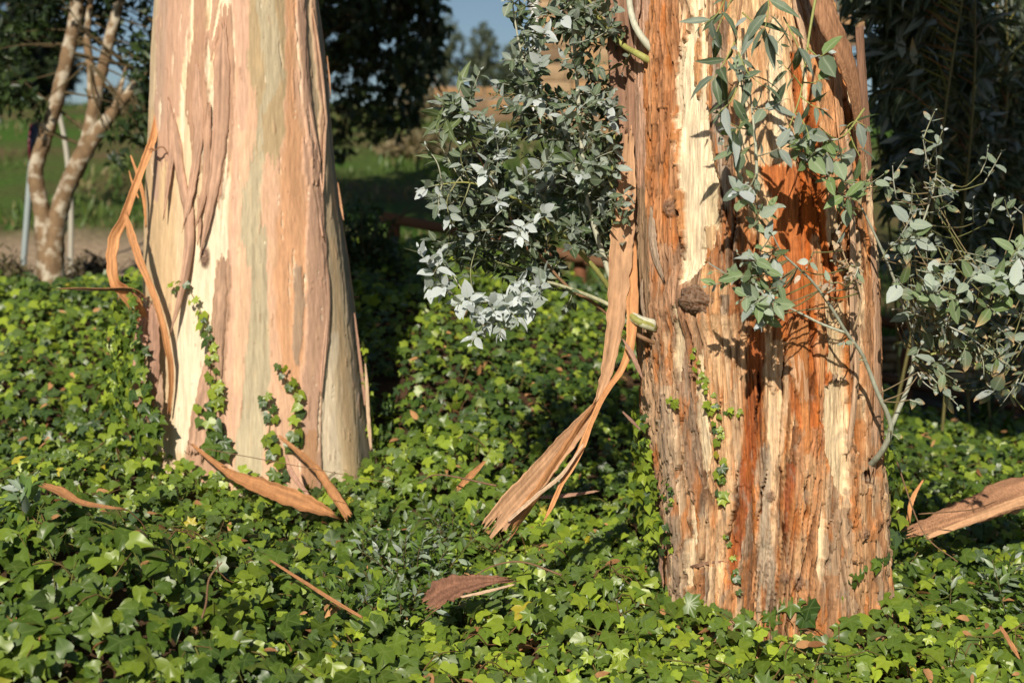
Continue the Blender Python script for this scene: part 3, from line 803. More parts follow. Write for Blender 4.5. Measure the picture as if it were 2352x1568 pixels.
    cr = np.maximum(smooth(.16, 0, np.abs(perlin(d[..., 0] * 5 + d[..., 1] * 2, d[..., 2] * 6, 90))), smooth(.14, 0, np.abs(perlin(d[..., 0] * 8 - d[..., 1] * 3, d[..., 2] * 5, 91))))
    rr = 1 - 0.10 * cr + 0.26 * perlin(d[..., 0] * 2.2, d[..., 2] * 2.2 + d[..., 1], 92)
    pt = c + d * rr[..., None] * np.array([0.072, 0.050, 0.056])
    pt[..., 2] -= 0.10 * (pt[..., 0] - c[0])
    i, j = np.meshgrid(np.arange(nv - 1), np.arange(nu), indexing='ij'); j2 = (j + 1) % nu
    f = np.stack([i * nu + j, (i + 1) * nu + j, (i + 1) * nu + j2, i * nu + j2], -1).reshape(-1, 4)
    cc = lerp(GB * 0.75, RUST * 0.25, cr[..., None]) * (1 + .3 * perlin(d[..., 0] * 9, d[..., 2] * 9, 93))[..., None]
    a = Acc(); a.add(pt.reshape(-1, 3), f, np.clip(cc, .02, .8).reshape(-1, 3))
    tag(a.build("burl", M_ROUGH, root), "round dark cracked burl on the trunk")
    return root

def shade_crown(root, T, clumps, n, limbs, seed):  # unseen crown, added to block sky light and cast shade
    g = np.random.default_rng(seed)
    a = Acc()
    for pts, rad in limbs:
        tube(a, pts, rad, np.array([.46, .34, .24]), 10, 20, .12)
    a.build("limb", M_SMOOTH, root)
    L = Leaves(M_FOL, LANCE)
    cen = np.array([c for c, _ in clumps]); rad = np.array([q for _, q in clumps])
    k = g.integers(0, len(cen), n)
    sp = unit(g.normal(size=(len(cen), 50, 3))) * g.random((len(cen), 50, 1)) ** .4
    p = cen[k] + (sp[k, g.integers(0, 50, n)] + .2 * g.normal(size=(n, 3))) * rad[k]
    L.add(g.integers(0, 2, n), p, unit(g.normal(size=(n, 3)) * .5 + [0, 0, -1]), unit(g.normal(size=(n, 3))), g.uniform(.18, .34, n), lerp(np.array([.05, .075, .03]), np.array([.11, .14, .06]), g.random(n)[:, None]))
    b = Acc(); L.fill(b, L.pack(), np.arange(n))
    tag(b.build("crown", M_FOL, root), kind="stuff")

TREE1 = build_smooth_trunk()
TREE2 = build_fibrous_trunk()
def shade_crowns():
    z1 = T1.prof(6.9)[0]; z2 = T2.prof(6.9)[0]
    shade_crown(TREE1, T1, [((z1 + dx, 7.6 + dy, 6.7 + .6 * dz), (1.6, 1.4, .8)) for dx, dy, dz in ((-2.6, .5, 0), (0, .4, .3), (.4, 1.9, -.4), (2.3, .4, .2), (0, .2, 1.6), (-1.6, 2.6, -.2), (1.6, 3.2, -.2), (-3.6, 2.2, .4))], 7000,
                [([(z1, 6.95, 6.6), (z1 - .8, 7.2, 7.2), (z1 - 2.4, 7.8, 7.4)], [.3, .2, .06]), ([(z1, 6.95, 6.6), (z1 + .5, 7.2, 7.2), (z1 + 2, 7.8, 7.4)], [.3, .2, .06]), ([(z1, 6.95, 6.7), (z1 + .1, 7.2, 7.4), (z1, 7.6, 8.4)], [.3, .22, .06])], 21)
    shade_crown(TREE2, T2, [((z2 + dx, 6.6 + dy, 6.5 + .6 * dz), (1.6, 1.4, .8)) for dx, dy, dz in ((-2.0, .6, .4), (.2, .4, .4), (.6, 1.9, -.4), (2.4, .2, 0), (.2, .2, 1.6), (2.0, 2.8, -.4), (3.6, 1.8, .3), (-.6, 3.2, -.2))] + [((1.35, 4.5, 4.9), (.6, .5, .5)), ((1.9, 4.5, 3.6), (.65, .5, .5)), ((2.0, 4.6, 4.6), (.7, .5, .6)), ((2.6, 4.5, 4.0), (.6, .5, .6)), ((2.7, 4.6, 5.0), (.6, .5, .5)), ((2.4, 4.4, 3.2), (.6, .4, .35)), ((1.4, 4.6, 4.0), (.5, .4, .5))], 11000,  # the low clumps listed last are added unseen to shade the saplings
                [([(z2, 5.3, 6.6), (z2 - .7, 5.7, 7.1), (z2 - 2, 6.6, 7.2)], [.26, .18, .06]), ([(z2, 5.3, 6.6), (z2 + .7, 5.7, 7.1), (z2 + 2.3, 6.6, 7.2)], [.26, .18, .06]), ([(z2, 5.3, 6.7), (z2, 5.7, 7.3), (z2 + .1, 6.4, 8.2)], [.26, .2, .06]), ([(z2 + .2, 5.2, 4.2), (1.6, 4.9, 4.5), (2.2, 4.6, 4.4), (2.8, 4.5, 4.5)], [.07, .05, .035, .015])], 22)  # last limb added to carry the shading clumps
shade_crowns()

# ------------------------------------------------------------------ peeled bark ribbons
INNER = np.array([0.54, 0.26, 0.11]); OUTER = np.array([0.36, 0.21, 0.145]); PALEBARK = np.array([0.54, 0.38, 0.25]); DARKBARK = np.array([0.22, 0.125, 0.08])

def ribbon(name, pts, widths, front=INNER, back=OUTER, curl=1.2, face=(0, -1, 0.15), twist=(0, 0), parent=None, n=36, m=15, thick=0.003, rag=0.22, seed=0, mat=None):
    """a strip of bark: centre line, width, rolled cross-section (curl > 0: hollow side to the viewer), thickness"""
    c = catmull(pts, n)
    w = resample1(widths, n)
    tw = resample1(twist, n)
    t = unit(np.gradient(c, axis=0))
    f0 = np.asarray(face, float)
    if f0.ndim == 2:
        f0 = np.stack([resample1(f0[:, q], n) for q in range(3)], -1)
    else:
        f0 = np.tile(f0, (n, 1))
    b = unit(np.cross(t, f0)); nn = np.cross(b, t)
    ca, sa = np.cos(tw)[:, None], np.sin(tw)[:, None]
    b, nn = b * ca + nn * sa, nn * ca - b * sa
    v = np.linspace(-1, 1, m)
    ii = np.arange(n)
    ragl = 1 + rag * perlin(ii * 0.45, np.zeros(n), seed + 3); ragr = 1 + rag * perlin(ii * 0.45, np.zeros(n) + 5.5, seed + 4)
    side = np.where(v[None] < 0, ragl[:, None], ragr[:, None])
    cu = np.abs(curl) * (1 + 0.2 * perlin(ii * 0.12, np.zeros(n) + 2.2, seed + 8))[:, None]
    phi = v[None] * cu / 2
    R = (w[:, None] / 2) / np.maximum(np.sin(np.minimum(cu, 3.0) / 2), 0.15)
    u = R * np.sin(phi) * side
    h = R * (1 - np.cos(phi)) * np.sign(curl) + (0.0015 + 0.03 * w[:, None]) * perlin(ii[:, None] * 0.14, v[None] * 2.2 + seed, seed + 9) + 0.02 * w[:, None] * perlin(ii[:, None] * 0.05, v[None] * 6 + seed, seed + 11)
    top = c[:, None] + b[:, None] * u[..., None] + nn[:, None] * h[..., None]
    fr = perlin(v * 3.7 + seed * 1.7, np.zeros(m) + .5, seed + 12) + .6 * perlin(v * 8.1, np.zeros(m) + .3, seed + 13)
    for row, k_ in ((-1, .9), (-2, .45), (0, -.7), (1, -.35)):
        top[row] += t[row] * np.minimum(w.max(), .09) * k_ * fr[:, None]
    bot = top - nn[:, None] * thick
    st = 1 + 0.30 * perlin(v[None] * 3 + seed * 3.3, ii[:, None] * 0.10, seed + 1) + 0.34 * perlin(v[None] * 7.3 + seed, ii[:, None] * 0.06, seed + 2) + 0.15 * perlin(v[None] * 3, ii[:, None] * 0.6, seed + 6)
    cf = front * st[..., None]; cb = back * st[..., None]
    i, j = np.meshgrid(np.arange(n - 1), np.arange(m - 1), indexing='ij')
    q = i * m + j
    F = np.stack([q, q + 1, q + m + 1, q + m], -1).reshape(-1, 4)
    o = n * m
    Fb = F[:, ::-1] + o
    e = []
    for k in range(n - 1):
        e.append((k * m, k * m + m, k * m + m + o, k * m + o)); e.append((k * m + m - 1, k * m + m - 1 + o, k * m + 2 * m - 1 + o, k * m + 2 * m - 1))
    for k in range(m - 1):
        e.append((k, k + o, k + 1 + o, k + 1)); r = (n - 1) * m + k
        e.append((r, r + 1, r + 1 + o, r + o))
    a = Acc()
    a.add(np.vstack([top.reshape(-1, 3), bot.reshape(-1, 3)]), [F, Fb, np.array(e)], np.clip(np.vstack([cf.reshape(-1, 3), cb.reshape(-1, 3)]), .01, .9))
    return a.build(name, mat or M_STRIP, parent)

def on(T, rows):
    return [T.at(x, y, o)[0] for x, y, o in rows]
PXM1 = 6.5 / FPX                     # metres per picture unit at the left trunk
PXM2 = 4.95 / FPX

def strips_left():
    k = 0
    mv = lerp(PINK, MAUVE, 0.7)
    def hang(rows, w, front=mv, back=INNER * .8, curl=-1.5, **kw):
        nonlocal k
        k += 1
        cx = T1.at(rows[len(rows) // 2][0], rows[len(rows) // 2][1])[1]
        ribbon("bark_strip", on(T1, rows), np.array(w) * PXM1, front, back, curl, face=tuple(cx + np.array([0, 0, .05])), parent=TREE1, seed=k, **kw)
    hang([(388, 230, .004), (393, 300, .010), (395, 362, .014), (391, 423, .022), (387, 495, .03)], [10, 22, 20, 15, 2])
    hang([(398, 270, .006), (407, 342, .012), (419, 423, .016), (434, 483, .022), (438, 560, .032), (432, 632, .042), (422, 700, .05), (413, 752, .058)], [12, 26, 22, 28, 24, 21, 15, 3], curl=-2.2)
    hang([(452, 150, .004), (452, 242, .010), (457, 322, .014), (448, 403, .02), (438, 470, .026), (432, 510, .03)], [16, 30, 24, 20, 18, 5])
    hang([(480, 240, .006), (477, 300, .012), (476, 403, .018), (468, 460, .022), (456, 520, .03)], [10, 18, 18, 15, 3], lerp(PINK, MAUVE, .9))
    hang([(512, 60, .004), (509, 140, .012), (509, 242, .018), (502, 340, .022), (494, 420, .026), (482, 500, .03), (468, 580, .034)], [12, 36, 40, 34, 27, 17, 3], curl=-1.7)
    hang([(458, 450, .018), (462, 520, .02), (459, 560, .026)], [4, 9, 2])
    hang([(686, -60, .004), (690, 60, .008), (697, 160, .012), (706, 240, .014), (722, 330, .016), (730, 400, .018), (733, 448, .022)], [10, 16, 17, 16, 13, 8, 2], lerp(PINK, SALMON, .5), curl=-1.6)
    hang([(716, 20, .006), (728, 100, .012), (738, 190, .014), (744, 270, .016), (742, 310, .016), (738, 370, .02), (734, 440, .022)], [5, 11, 14, 12, 12, 10, 2], SALMON * 0.95, curl=-1.6)
    hang([(718, 350, .008), (726, 440, .012), (732, 500, .014), (735, 541, .02)], [14, 20, 14, 3], lerp(PINK, MAUVE, .3))
    hang([(738, 560, .006), (748, 640, .012), (750, 720, .014), (744, 800, .014), (738, 860, .016), (733, 905, .02)], [8, 18, 18, 16, 13, 3], lerp(PINK, MAUVE, .5))
    hang([(512, 600, .006), (508, 680, .014), (504, 760, .016), (502, 840, .014), (506, 890, .01)], [26, 30, 28, 20, 6], lerp(MAUVE, TAUPE, .35))
    hang([(484, 790, .004), (472, 870, .010), (462, 950, .012), (452, 1040, .01)], [6, 26, 40, 50], lerp(MAUVE, PINK, .3), curl=-1.0)
    # free curls off the left flank
    d = 6.75
    def free(rows, w, **kw):
        nonlocal k
        k += 1
        return ribbon("bark_strip", [P(x, y, q) for x, y, q in rows], np.array(w) * 6.6 / FPX, parent=TREE1, seed=k, **kw)
    free([(364, 240, 6.72), (352, 310, 6.66), (343, 343, 6.62), (316, 412, 6.55), (286, 494, 6.5), (263, 545, 6.48), (258, 600, 6.46), (264, 645, 6.46), (292, 676, 6.5), (318, 715, 6.55), (330, 760, 6.6)],
         [5, 16, 17, 17, 20, 26, 26, 26, 30, 30, 24], front=INNER * 1.05, back=OUTER, curl=1.3, twist=(0, .3, -.2, .2, .5, -.3, -.6, -.2, .2, 0), face=(0.3, -1, 0), n=60)
    free([(288, 490, 6.5), (302, 540, 6.48), (320, 595, 6.46), (343, 650, 6.44), (366, 718, 6.42), (385, 800, 6.42), (393, 870, 6.44), (388, 950, 6.46)], [8, 17, 17, 15, 14, 15, 15, 10], front=INNER * .95, back=OUTER, curl=1.2, twist=(0, .2, -.2, .4, .8, 1.1), n=46)
    free([(133, 664, 6.42), (180, 663, 6.42), (240, 664, 6.44), (300, 664, 6.48), (336, 690, 6.54)], [2, 8, 10, 18, 26], front=DARKBARK * 1.2, back=INNER, curl=1.5, face=(0, -.6, -.8))
    free([(300, 357, 6.7), (316, 403, 6.68), (330, 458, 6.68), (335, 522, 6.7)], [3, 8, 9, 4], front=INNER, curl=-1.0)
    free([(296, 392, 6.74), (304, 420, 6.72), (318, 455, 6.7)], [2, 5, 4], front=INNER, curl=-1.0)
    free([(345, 342, 6.6), (356, 345, 6.57), (366, 338, 6.56), (378, 340, 6.57), (384, 352, 6.58)], [8, 6, 4, 3, 2], front=INNER * .5, curl=1.0, face=(0, -.4, .9))
    free([(334, 700, 6.6), (331, 741, 6.56), (322, 809, 6.54), (314, 880, 6.54), (306, 960, 6.56)], [24, 36, 30, 28, 30], front=OUTER * 1.15, back=INNER, curl=-1.0, n=36)
    free([(352, 700, 6.52), (352, 790, 6.48), (350, 880, 6.46), (346, 980, 6.48)], [20, 28, 26, 30], front=OUTER, back=INNER, curl=-1.2, n=36)
    free([(370, 860, 6.42), (364, 930, 6.42), (352, 1010, 6.46)], [6, 20, 26], front=lerp(OUTER, PALEBARK, .5), back=INNER, curl=-1.2)
    free([(838, 826, 6.84), (842, 880, 6.80), (846, 960, 6.78), (852, 1030, 6.76)], [2, 7, 9, 6], front=PALEBARK, back=OUTER, curl=-.8)
    free([(814, 720, 6.86), (826, 820, 6.84), (840, 930, 6.82)], [3, 7, 8], front=OUTER, back=OUTER, curl=-.8)
    free([(751, 130, 6.94), (756, 180, 6.93), (759, 230, 6.93)], [2, 5, 2], front=ORANGE * .8, back=OUTER, curl=-.8)
    free([(776, 420, 6.9), (783, 470, 6.89), (789, 505, 6.88)], [2, 6, 2], front=ORANGE * .8, back=OUTER, curl=-.8)
strips_left()

def strips_right():
    k = 100
    def hang(rows, w, front, back=INNER * .7, curl=-1.2, **kw):
        nonlocal k
        k += 1
        nr = T2.at(rows[len(rows) // 2][0], rows[len(rows) // 2][1])[1]
        ribbon("bark_strip", on(T2, rows), np.array(w) * PXM2, front, back, curl, face=tuple(nr + np.array([0, 0, .05])), parent=TREE2, seed=k, mat=M_ROUGH, **kw)
    tn = np.array([0.50, 0.32, 0.20])
    hang([(1480, -60, .03), (1478, 20, .03), (1476, 60, .03), (1474, 120, .026)], [30, 32, 22, 8], lerp(PINK, GREY, .2) * 1.1)
    hang([(1506, 480, .02), (1510, 540, .03), (1520, 590, .034), (1534, 640, .026)], [16, 30, 24, 8], lerp(GREY, tn, .5))
    hang([(1484, 640, .02), (1490, 700, .03), (1498, 760, .02)], [10, 20, 8], lerp(GREY, tn, .5))
    hang([(1650, 60, .02), (1652, 160, .03), (1655, 280, .03), (1664, 380, .026), (1672, 480, .02)], [22, 32, 28, 26, 8], lerp(GREY, tn, .4))
    hang([(1812, -40, .02), (1824, 30, .03), (1834, 90, .036), (1838, 140, .04)], [10, 22, 16, 2], lerp(tn, PALEBARK, .5), curl=-1.6)
    hang([(1826, 730, .012), (1830, 800, .026), (1832, 850, .034), (1842, 920, .03), (1846, 1000, .026), (1848, 1046, .02)], [34, 44, 40, 20, 18, 4], lerp(INNER, tn, .6), rag=.3)
    hang([(1876, 560, .012), (1880, 680, .022), (1884, 800, .022), (1880, 900, .02)], [10, 16, 18, 6], INNER * .95)
    hang([(1934, 300, .02), (1940, 420, .03), (1944, 560, .034), (1946, 700, .03), (1944, 860, .024)], [16, 22, 20, 22, 6], lerp(tn, PALEBARK, .4))
    hang([(1950, 640, .02), (1952, 760, .034), (1950, 860, .036), (1944, 980, .03), (1938, 1040, .02)], [10, 22, 20, 20, 6], lerp(tn, PALEBARK, .35))
    hang([(1988, 560, .03), (1990, 700, .045), (1990, 860, .05), (1992, 980, .045), (1990, 1085, .03)], [24, 40, 42, 40, 34], lerp(MAUVE, tn, .5), rag=.2, n=44)
    hang([(1902, 100, .02), (1912, 220, .03), (1922, 340, .03), (1930, 470, .026)], [14, 26, 26, 10], lerp(INNER, tn, .4))
    hang([(1590, 1300, .01), (1612, 1296, .03), (1640, 1288, .03), (1668, 1284, .03)], [4, 10, 8, 2], DARKBARK * 1.4)
    hang([(1520, 1090, .02), (1516, 1130, .04), (1520, 1170, .03)], [10, 18, 6], OUTER)
    hang([(1536, 1230, .02), (1534, 1290, .035), (1530, 1340, .03)], [8, 22, 8], OUTER * 1.2)
    # the big slab peeling away at the upper right
    def free(rows, w, **kw):
        nonlocal k
        k += 1
        return ribbon("bark_strip", [P(x, y, q) for x, y, q in rows], np.array(w) * 5.0 / FPX, parent=TREE2, seed=k, **kw)
    free([(1838, -130, 4.82), (1878, -40, 4.80), (1902, 30, 4.79), (1930, 90, 4.80), (1954, 150, 4.83), (1970, 220, 4.88), (1978, 300, 4.94), (1984, 420, 5.0)],
         [44, 56, 56, 50, 42, 32, 24, 8], front=lerp(INNER, OUTER, .5) * .9, back=INNER * .6, curl=-1.7, face=(.35, -1, 0), n=50, mat=M_ROUGH)
    free([(1960, 180, 5.02), (1972, 300, 5.03), (1982, 420, 5.05), (1990, 560, 5.08), (1996, 700, 5.1)], [10, 26, 22, 22, 10], front=lerp(INNER, OUTER, .3) * .9, back=INNER * .6, curl=-1.4, face=(.6, -1, 0), mat=M_ROUGH)
    free([(1975, 60, 5.2), (1988, 300, 5.2), (1996, 520, 5.22), (2004, 760, 5.24)], [20, 24, 24, 16], front=DARKBARK, back=DARKBARK, curl=-1.2, mat=M_ROUGH)
    # long ribbons hanging off the left flank, the lowest propped on the ivy
    free([(1405, -160, 5.35), (1412, 0, 5.34), (1420, 150, 5.33), (1432, 300, 5.3), (1436, 450, 5.26), (1428, 560, 5.2)], [44, 46, 50, 34, 40, 46], front=DARKBARK * 1.3, back=DARKBARK, curl=-1.1, n=40)
    free([(1445, -160, 5.3), (1446, 0, 5.28), (1450, 200, 5.26), (1452, 400, 5.24), (1452, 560, 5.22)], [24, 26, 22, 20, 22], front=DARKBARK * 1.2, back=DARKBARK, curl=-1.1, n=30)
    free([(1446, 300, 5.2), (1440, 420, 5.18), (1430, 530, 5.14), (1424, 600, 5.12), (1418, 680, 5.10), (1410, 760, 5.08), (1396, 840, 5.06), (1383, 890, 5.04), (1372, 925, 5.02), (1352, 955, 5.0), (1300, 1015, 4.92), (1240, 1085, 4.84), (1180, 1150, 4.76), (1128, 1215, 4.70)],
         [20, 40, 54, 54, 46, 40, 30, 22, 18, 30, 44, 50, 54, 50], front=lerp(INNER, PALEBARK, .45) * .85, back=INNER * .6, curl=.9, twist=(0, 0, 0, 0, .1, .1, .2, .3, .2, .1, .1, .1, .1), n=96, m=17)
    free([(1366, 930, 5.0), (1330, 985, 4.95), (1285, 1060, 4.88), (1235, 1140, 4.8), (1178, 1215, 4.74)], [8, 22, 34, 40, 44], front=INNER * .75, back=INNER, curl=-1.2, twist=(.9, 1.0, .9), n=40)
    free([(1456, 560, 5.14), (1454, 640, 5.12), (1452, 700, 5.1), (1450, 770, 5.08), (1432, 840, 5.06), (1392, 900, 5.02), (1362, 960, 4.96), (1330, 1040, 4.88), (1290, 1110, 4.82), (1268, 1160, 4.78), (1250, 1195, 4.75)], [10, 22, 26, 24, 16, 12, 12, 16, 12, 10, 3], front=INNER, back=OUTER, curl=1.4, n=50)
    free([(1340, 1020, 4.86), (1290, 1090, 4.8), (1230, 1140, 4.74), (1168, 1195, 4.7)], [4, 9, 9, 7], front=PALEBARK, back=OUTER, curl=-1.0)
    free([(1432, 780, 5.0), (1450, 810, 4.99), (1466, 845, 4.98), (1476, 870, 4.98)], [3, 12, 10, 2], front=OUTER, back=INNER, curl=-1.2)
    free([(1430, 945, 4.98), (1450, 965, 4.95), (1470, 985, 4.92)], [4, 8, 3], front=OUTER * .7, back=OUTER, curl=-1)
strips_right()

def fallen_bark():
    k = 200
    def piece(rows, w, label, group=None, **kw):
        nonlocal k
        k += 1
        o = ribbon("bark_piece", [P(x, y, q) - [0, 0, .03] for x, y, q in rows], np.array(w) * rows[0][2] / FPX, seed=k, **kw)
        return tag(o, label, "bark")
    piece([(440, 1005, 6.3), (490, 1045, 6.2), (540, 1080, 6.12), (600, 1105, 6.05), (660, 1128, 6.0), (720, 1150, 5.98), (768, 1168, 6.0)], [6, 12, 22, 40, 44, 36, 10],
          "long boat-shaped orange bark strip lying at the foot of the smooth trunk", front=INNER * .75, back=OUTER, curl=2.1, face=(0, -.8, .7), n=44)
    piece([(640, 985, 6.3), (690, 1027, 6.26), (730, 1066, 6.2), (764, 1115, 6.12), (800, 1170, 6.05)], [6, 15, 18, 22, 20], "slim orange bark strip leaning down the smooth trunk's foot", front=INNER * .75, back=OUTER, curl=-1.9, n=36)
    piece([(656, 1030, 6.24), (670, 1072, 6.18), (708, 1122, 6.1)], [6, 13, 8], "short brown bark strip beside the slim leaning orange one", front=OUTER * 1.2, back=OUTER, curl=-1.3)
    piece([(98, 1092, 4.32), (140, 1108, 4.28), (180, 1130, 4.24), (230, 1140, 4.2), (275, 1144, 4.2)], [14, 22, 16, 10, 4], "curled brown bark scrap on the ivy mound", front=INNER * .6, back=OUTER, curl=1.6, face=(0, -.6, .8))
    piece([(985, 1365, 4.74), (1030, 1335, 4.78), (1090, 1318, 4.8), (1160, 1310, 4.82)], [52, 70, 40, 16], "broad reddish-brown bark sheet half buried in foreground ivy", front=np.array([.24, .12, .075]), back=INNER, curl=.9, face=(0, -.7, .75), n=30, mat=M_ROUGH, rag=.35)
    piece([(2085, 1205, 5.5), (2150, 1180, 5.55), (2230, 1150, 5.6), (2320, 1115, 5.7), (2420, 1085, 5.8)], [22, 44, 66, 84, 90], "wide rolled slab of brown bark jutting in beside the rough trunk", front=lerp(INNER, OUTER, .55), back=INNER * .6, curl=-1.9, face=(0, -.8, .6), n=40, mat=M_ROUGH)
    piece([(2130, 1215, 5.4), (2220, 1180, 5.44), (2320, 1140, 5.5), (2420, 1105, 5.6)], [10, 18, 22, 22], "narrow bark strip along the lower edge of the rolled slab", front=lerp(INNER, PALEBARK, .4), back=OUTER, curl=-1.4, face=(0, -.8, .6))
    piece([(1050, 1105, 5.25), (1080, 1075, 5.3), (1115, 1040, 5.36)], [10, 16, 6], "small upright orange bark splinter in the ivy between the trunks", front=INNER * .8, back=OUTER, curl=1.5)
    piece([(1060, 1350, 4.75), (1110, 1340, 4.76), (1180, 1322, 4.8)], [5, 8, 4], "thin pale bark shred beside the broad reddish sheet", front=PALEBARK, back=OUTER, curl=1.2, face=(0, -.6, .8))
    piece([(620, 1265, 4.6), (690, 1310, 4.52), (770, 1360, 4.46), (830, 1395, 4.42)], [4, 8, 9, 5], "long thin orange bark shred slanting through foreground ivy", front=INNER * .65, back=OUTER, curl=1.2, face=(0, -.6, .8))
    piece([(1210, 1122, 5.0), (1290, 1118, 5.05), (1370, 1108, 5.1)], [5, 12, 6], "brown bark stick beneath the propped ribbon", front=OUTER, back=OUTER, curl=-1.5, face=(0, -.6, .8))
    piece([(2085, 1190, 5.3), (2095, 1130, 5.3), (2120, 1085, 5.32)], [9, 12, 4], "short upright orange bark chip by the rough trunk", front=INNER, back=OUTER, curl=1.2)
    piece([(2300, 1420, 4.6), (2330, 1470, 4.56), (2352, 1500, 4.54)], [8, 12, 6], "curved orange dead bark shred near the lower corner", front=INNER * .7, back=OUTER, curl=1.0, face=(0, -.6, .8))
fallen_bark()

# ------------------------------------------------------------------ ivy carpet
YOUNG = np.array([0.29, 0.37, 0.032]); MID = np.array([0.100, 0.165, 0.018]); DEEP = np.array([0.034, 0.074, 0.016]); BLUEISH = np.array([0.07, 0.115, 0.045]); YELLOW = np.array([0.42, 0.34, 0.03])

def ivy_colours(n, young=0.26, x=None, y=None):
    c = lerp(DEEP, MID, rng.random(n)[:, None])
    g = rng.random(n)
    c = np.where((g < young)[:, None], lerp(MID, YOUNG, rng.uniform(.35, 1, n)[:, None]), c)
    c = np.where((g > 0.86)[:, None], lerp(BLUEISH, DEEP, rng.random(n)[:, None] * .5), c)
    c = np.where((g > 0.996)[:, None], YELLOW, c)
    return c * rng.uniform(0.8, 1.2, n)[:, None]

def build_ivy():
    L = Leaves(M_IVY, IVY + [IVY_FAR])
    # candidate points over the slope, thinned with distance
    n = 330000
    Y = rng.uniform(3.3, 11.4, n)
    X = rng.uniform(-0.66, 0.66, n) * Y
    dens = np.interp(Y, [3.3, 5.5, 8, 11.4], [1300, 1250, 800, 520])
    area = 1.32 * Y * 8.1 * np.where(np.abs(X / Y) < .41, 1, .55)
    keep = rng.random(n) < dens * area / n
    X, Y = X[keep], Y[keep]
    pat = perlin(X * 1.6, Y * 1.6, 21) + 0.5 * perlin(X * 4, Y * 4, 22)
    bare = (pat < -0.62) & (Y > 4.4)
    bare |= (np.hypot((X - 2.1) / .35, (Y - 5.0) / .22) < 1) & (rng.random(len(X)) < .8)
    bare |= (np.hypot((X + 0.22) / .30, (Y - 4.72) / .12) < 1) & (rng.random(len(X)) < .8)
    bare &= rng.random(len(X)) < 0.85
    z = H(X, Y)
    for T, g in ((T1, .0), (T2, .0)):
        cx, r = T.prof(z)
        bare |= np.hypot(X - cx, Y - T.D) < r + g
    bare |= (Y > 10.9 - 0.5 * np.clip(X, 0, 4))
    X, Y, z, pat = X[~bare], Y[~bare], z[~bare], pat[~bare]
    n = len(X)
    e = 0.03
    sx = (H(X + e, Y) - H(X - e, Y)) / (2 * e); sy = (H(X, Y + e) - H(X, Y - e)) / (2 * e)
    sn = unit(np.stack([-sx, -sy, np.ones(n)], -1))
    lay = rng.random(n)
    thick = 0.13 + 0.06 * perlin(X * 2.5, Y * 2.5, 24) + 0.04 * perlin(X * 6, Y * 6, 25)
    p = np.stack([X, Y, z], -1) + sn * (0.02 + lay ** 0.8 * thick)[:, None]
    nrm = unit(0.75 * sn + 0.42 * SUN + np.array([0, -.2, 0]) + 0.5 * rng.normal(size=(n, 3)))
    down = np.array([0, -0.55, -0.75])
    t = down + 0.75 * rng.normal(size=(n, 3))
    t = unit(t - (t * nrm).sum(1, keepdims=True) * nrm)
    s = np.clip(0.043 * np.exp(.32 * rng.normal(size=n)), .02, .066) * (1 + 0.25 * perlin(X * 1.2, Y * 1.2, 26))
    mound = smooth(-0.6, -1.3, X) * smooth(5.6, 4.8, Y)
    s = s * (1 + 0.06 * mound)
    k = rng.choice(4, n, p=[.36, .32, .18, .14])
    k = np.where((rng.random(n) < mound * .75), 2, k)
    k = np.where((Y > 7.4), 4, k)
    col = ivy_colours(n)
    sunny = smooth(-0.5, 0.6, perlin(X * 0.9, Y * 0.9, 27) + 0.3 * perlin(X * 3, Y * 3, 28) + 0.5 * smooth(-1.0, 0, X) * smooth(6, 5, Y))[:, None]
    col = lerp(col * np.array([.85, .88, 1.0]), lerp(col * 1.3, YOUNG, .18), sunny)  # sunny patches brightened and the rest cooled in the leaf colour itself
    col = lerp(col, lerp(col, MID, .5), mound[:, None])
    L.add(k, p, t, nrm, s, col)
    pk = L.pack()
    px, py, f = proj(p)
    vis = (px > 20) & (px < 2330) & (py > 900) & (py < 1555) & (lay > 0.72)
    score = np.where(vis, s / f * (1 + .5 * np.clip(-nrm[:, 1], 0, 1)), 0)
    big = np.argsort(-score)[:300]
    rest = np.setdiff1d(np.arange(n), big)
    a = Acc()
    L.fill(a, pk, rest)
    o = a.build("ivy_ground_cover", M_IVY)
    tag(o, "dense green ivy carpet over the slope under both trunks", "ivy", kind="stuff")
    L.objects(pk, big, lambda _: o, 12)
    # runners and petioles between the leaves
    st = Acc()
    for q in range(520):
        x, y = rng.uniform(-.42, .42), rng.uniform(3.7, 8.0)
        x *= y
        ang = rng.uniform(0, 2 * np.pi); m = 6; pts = []
        for w in range(m):
            pts.append((x, y, float(H(x, y)) + rng.uniform(.04, .17)))
            ang += rng.normal() * .5
            x += .07 * math.cos(ang); y += .07 * math.sin(ang)
        tube(st, pts, [.0028, .0022, .0014], lerp(np.array([.16, .09, .045]), np.array([.12, .14, .03]), rng.random()), 4, 10)
    tag(st.build("runner_stem", M_TWIG, o), kind="stuff")
    # dead leaves and bark crumbs caught among the ivy
    D = Leaves(M_STRIP, [EUC_CURL, LANCE_B, EUC_OVAL, TINY])
    m = 1500
    Y = rng.uniform(3.6, 9.5, m); X = rng.uniform(-.42, .42, m) * Y
    pp = np.stack([X, Y, H(X, Y) + rng.uniform(.02, .17, m)], -1)
    D.add(rng.integers(0, 3, m), pp, rand_unit(m) * [1, 1, .3], unit(rand_unit(m) * .8 + [0, -.2, 1]), rng.uniform(.025, .065, m),
          lerp(np.array([.20, .09, .035]), np.array([.48, .26, .11]), rng.random(m)[:, None]))
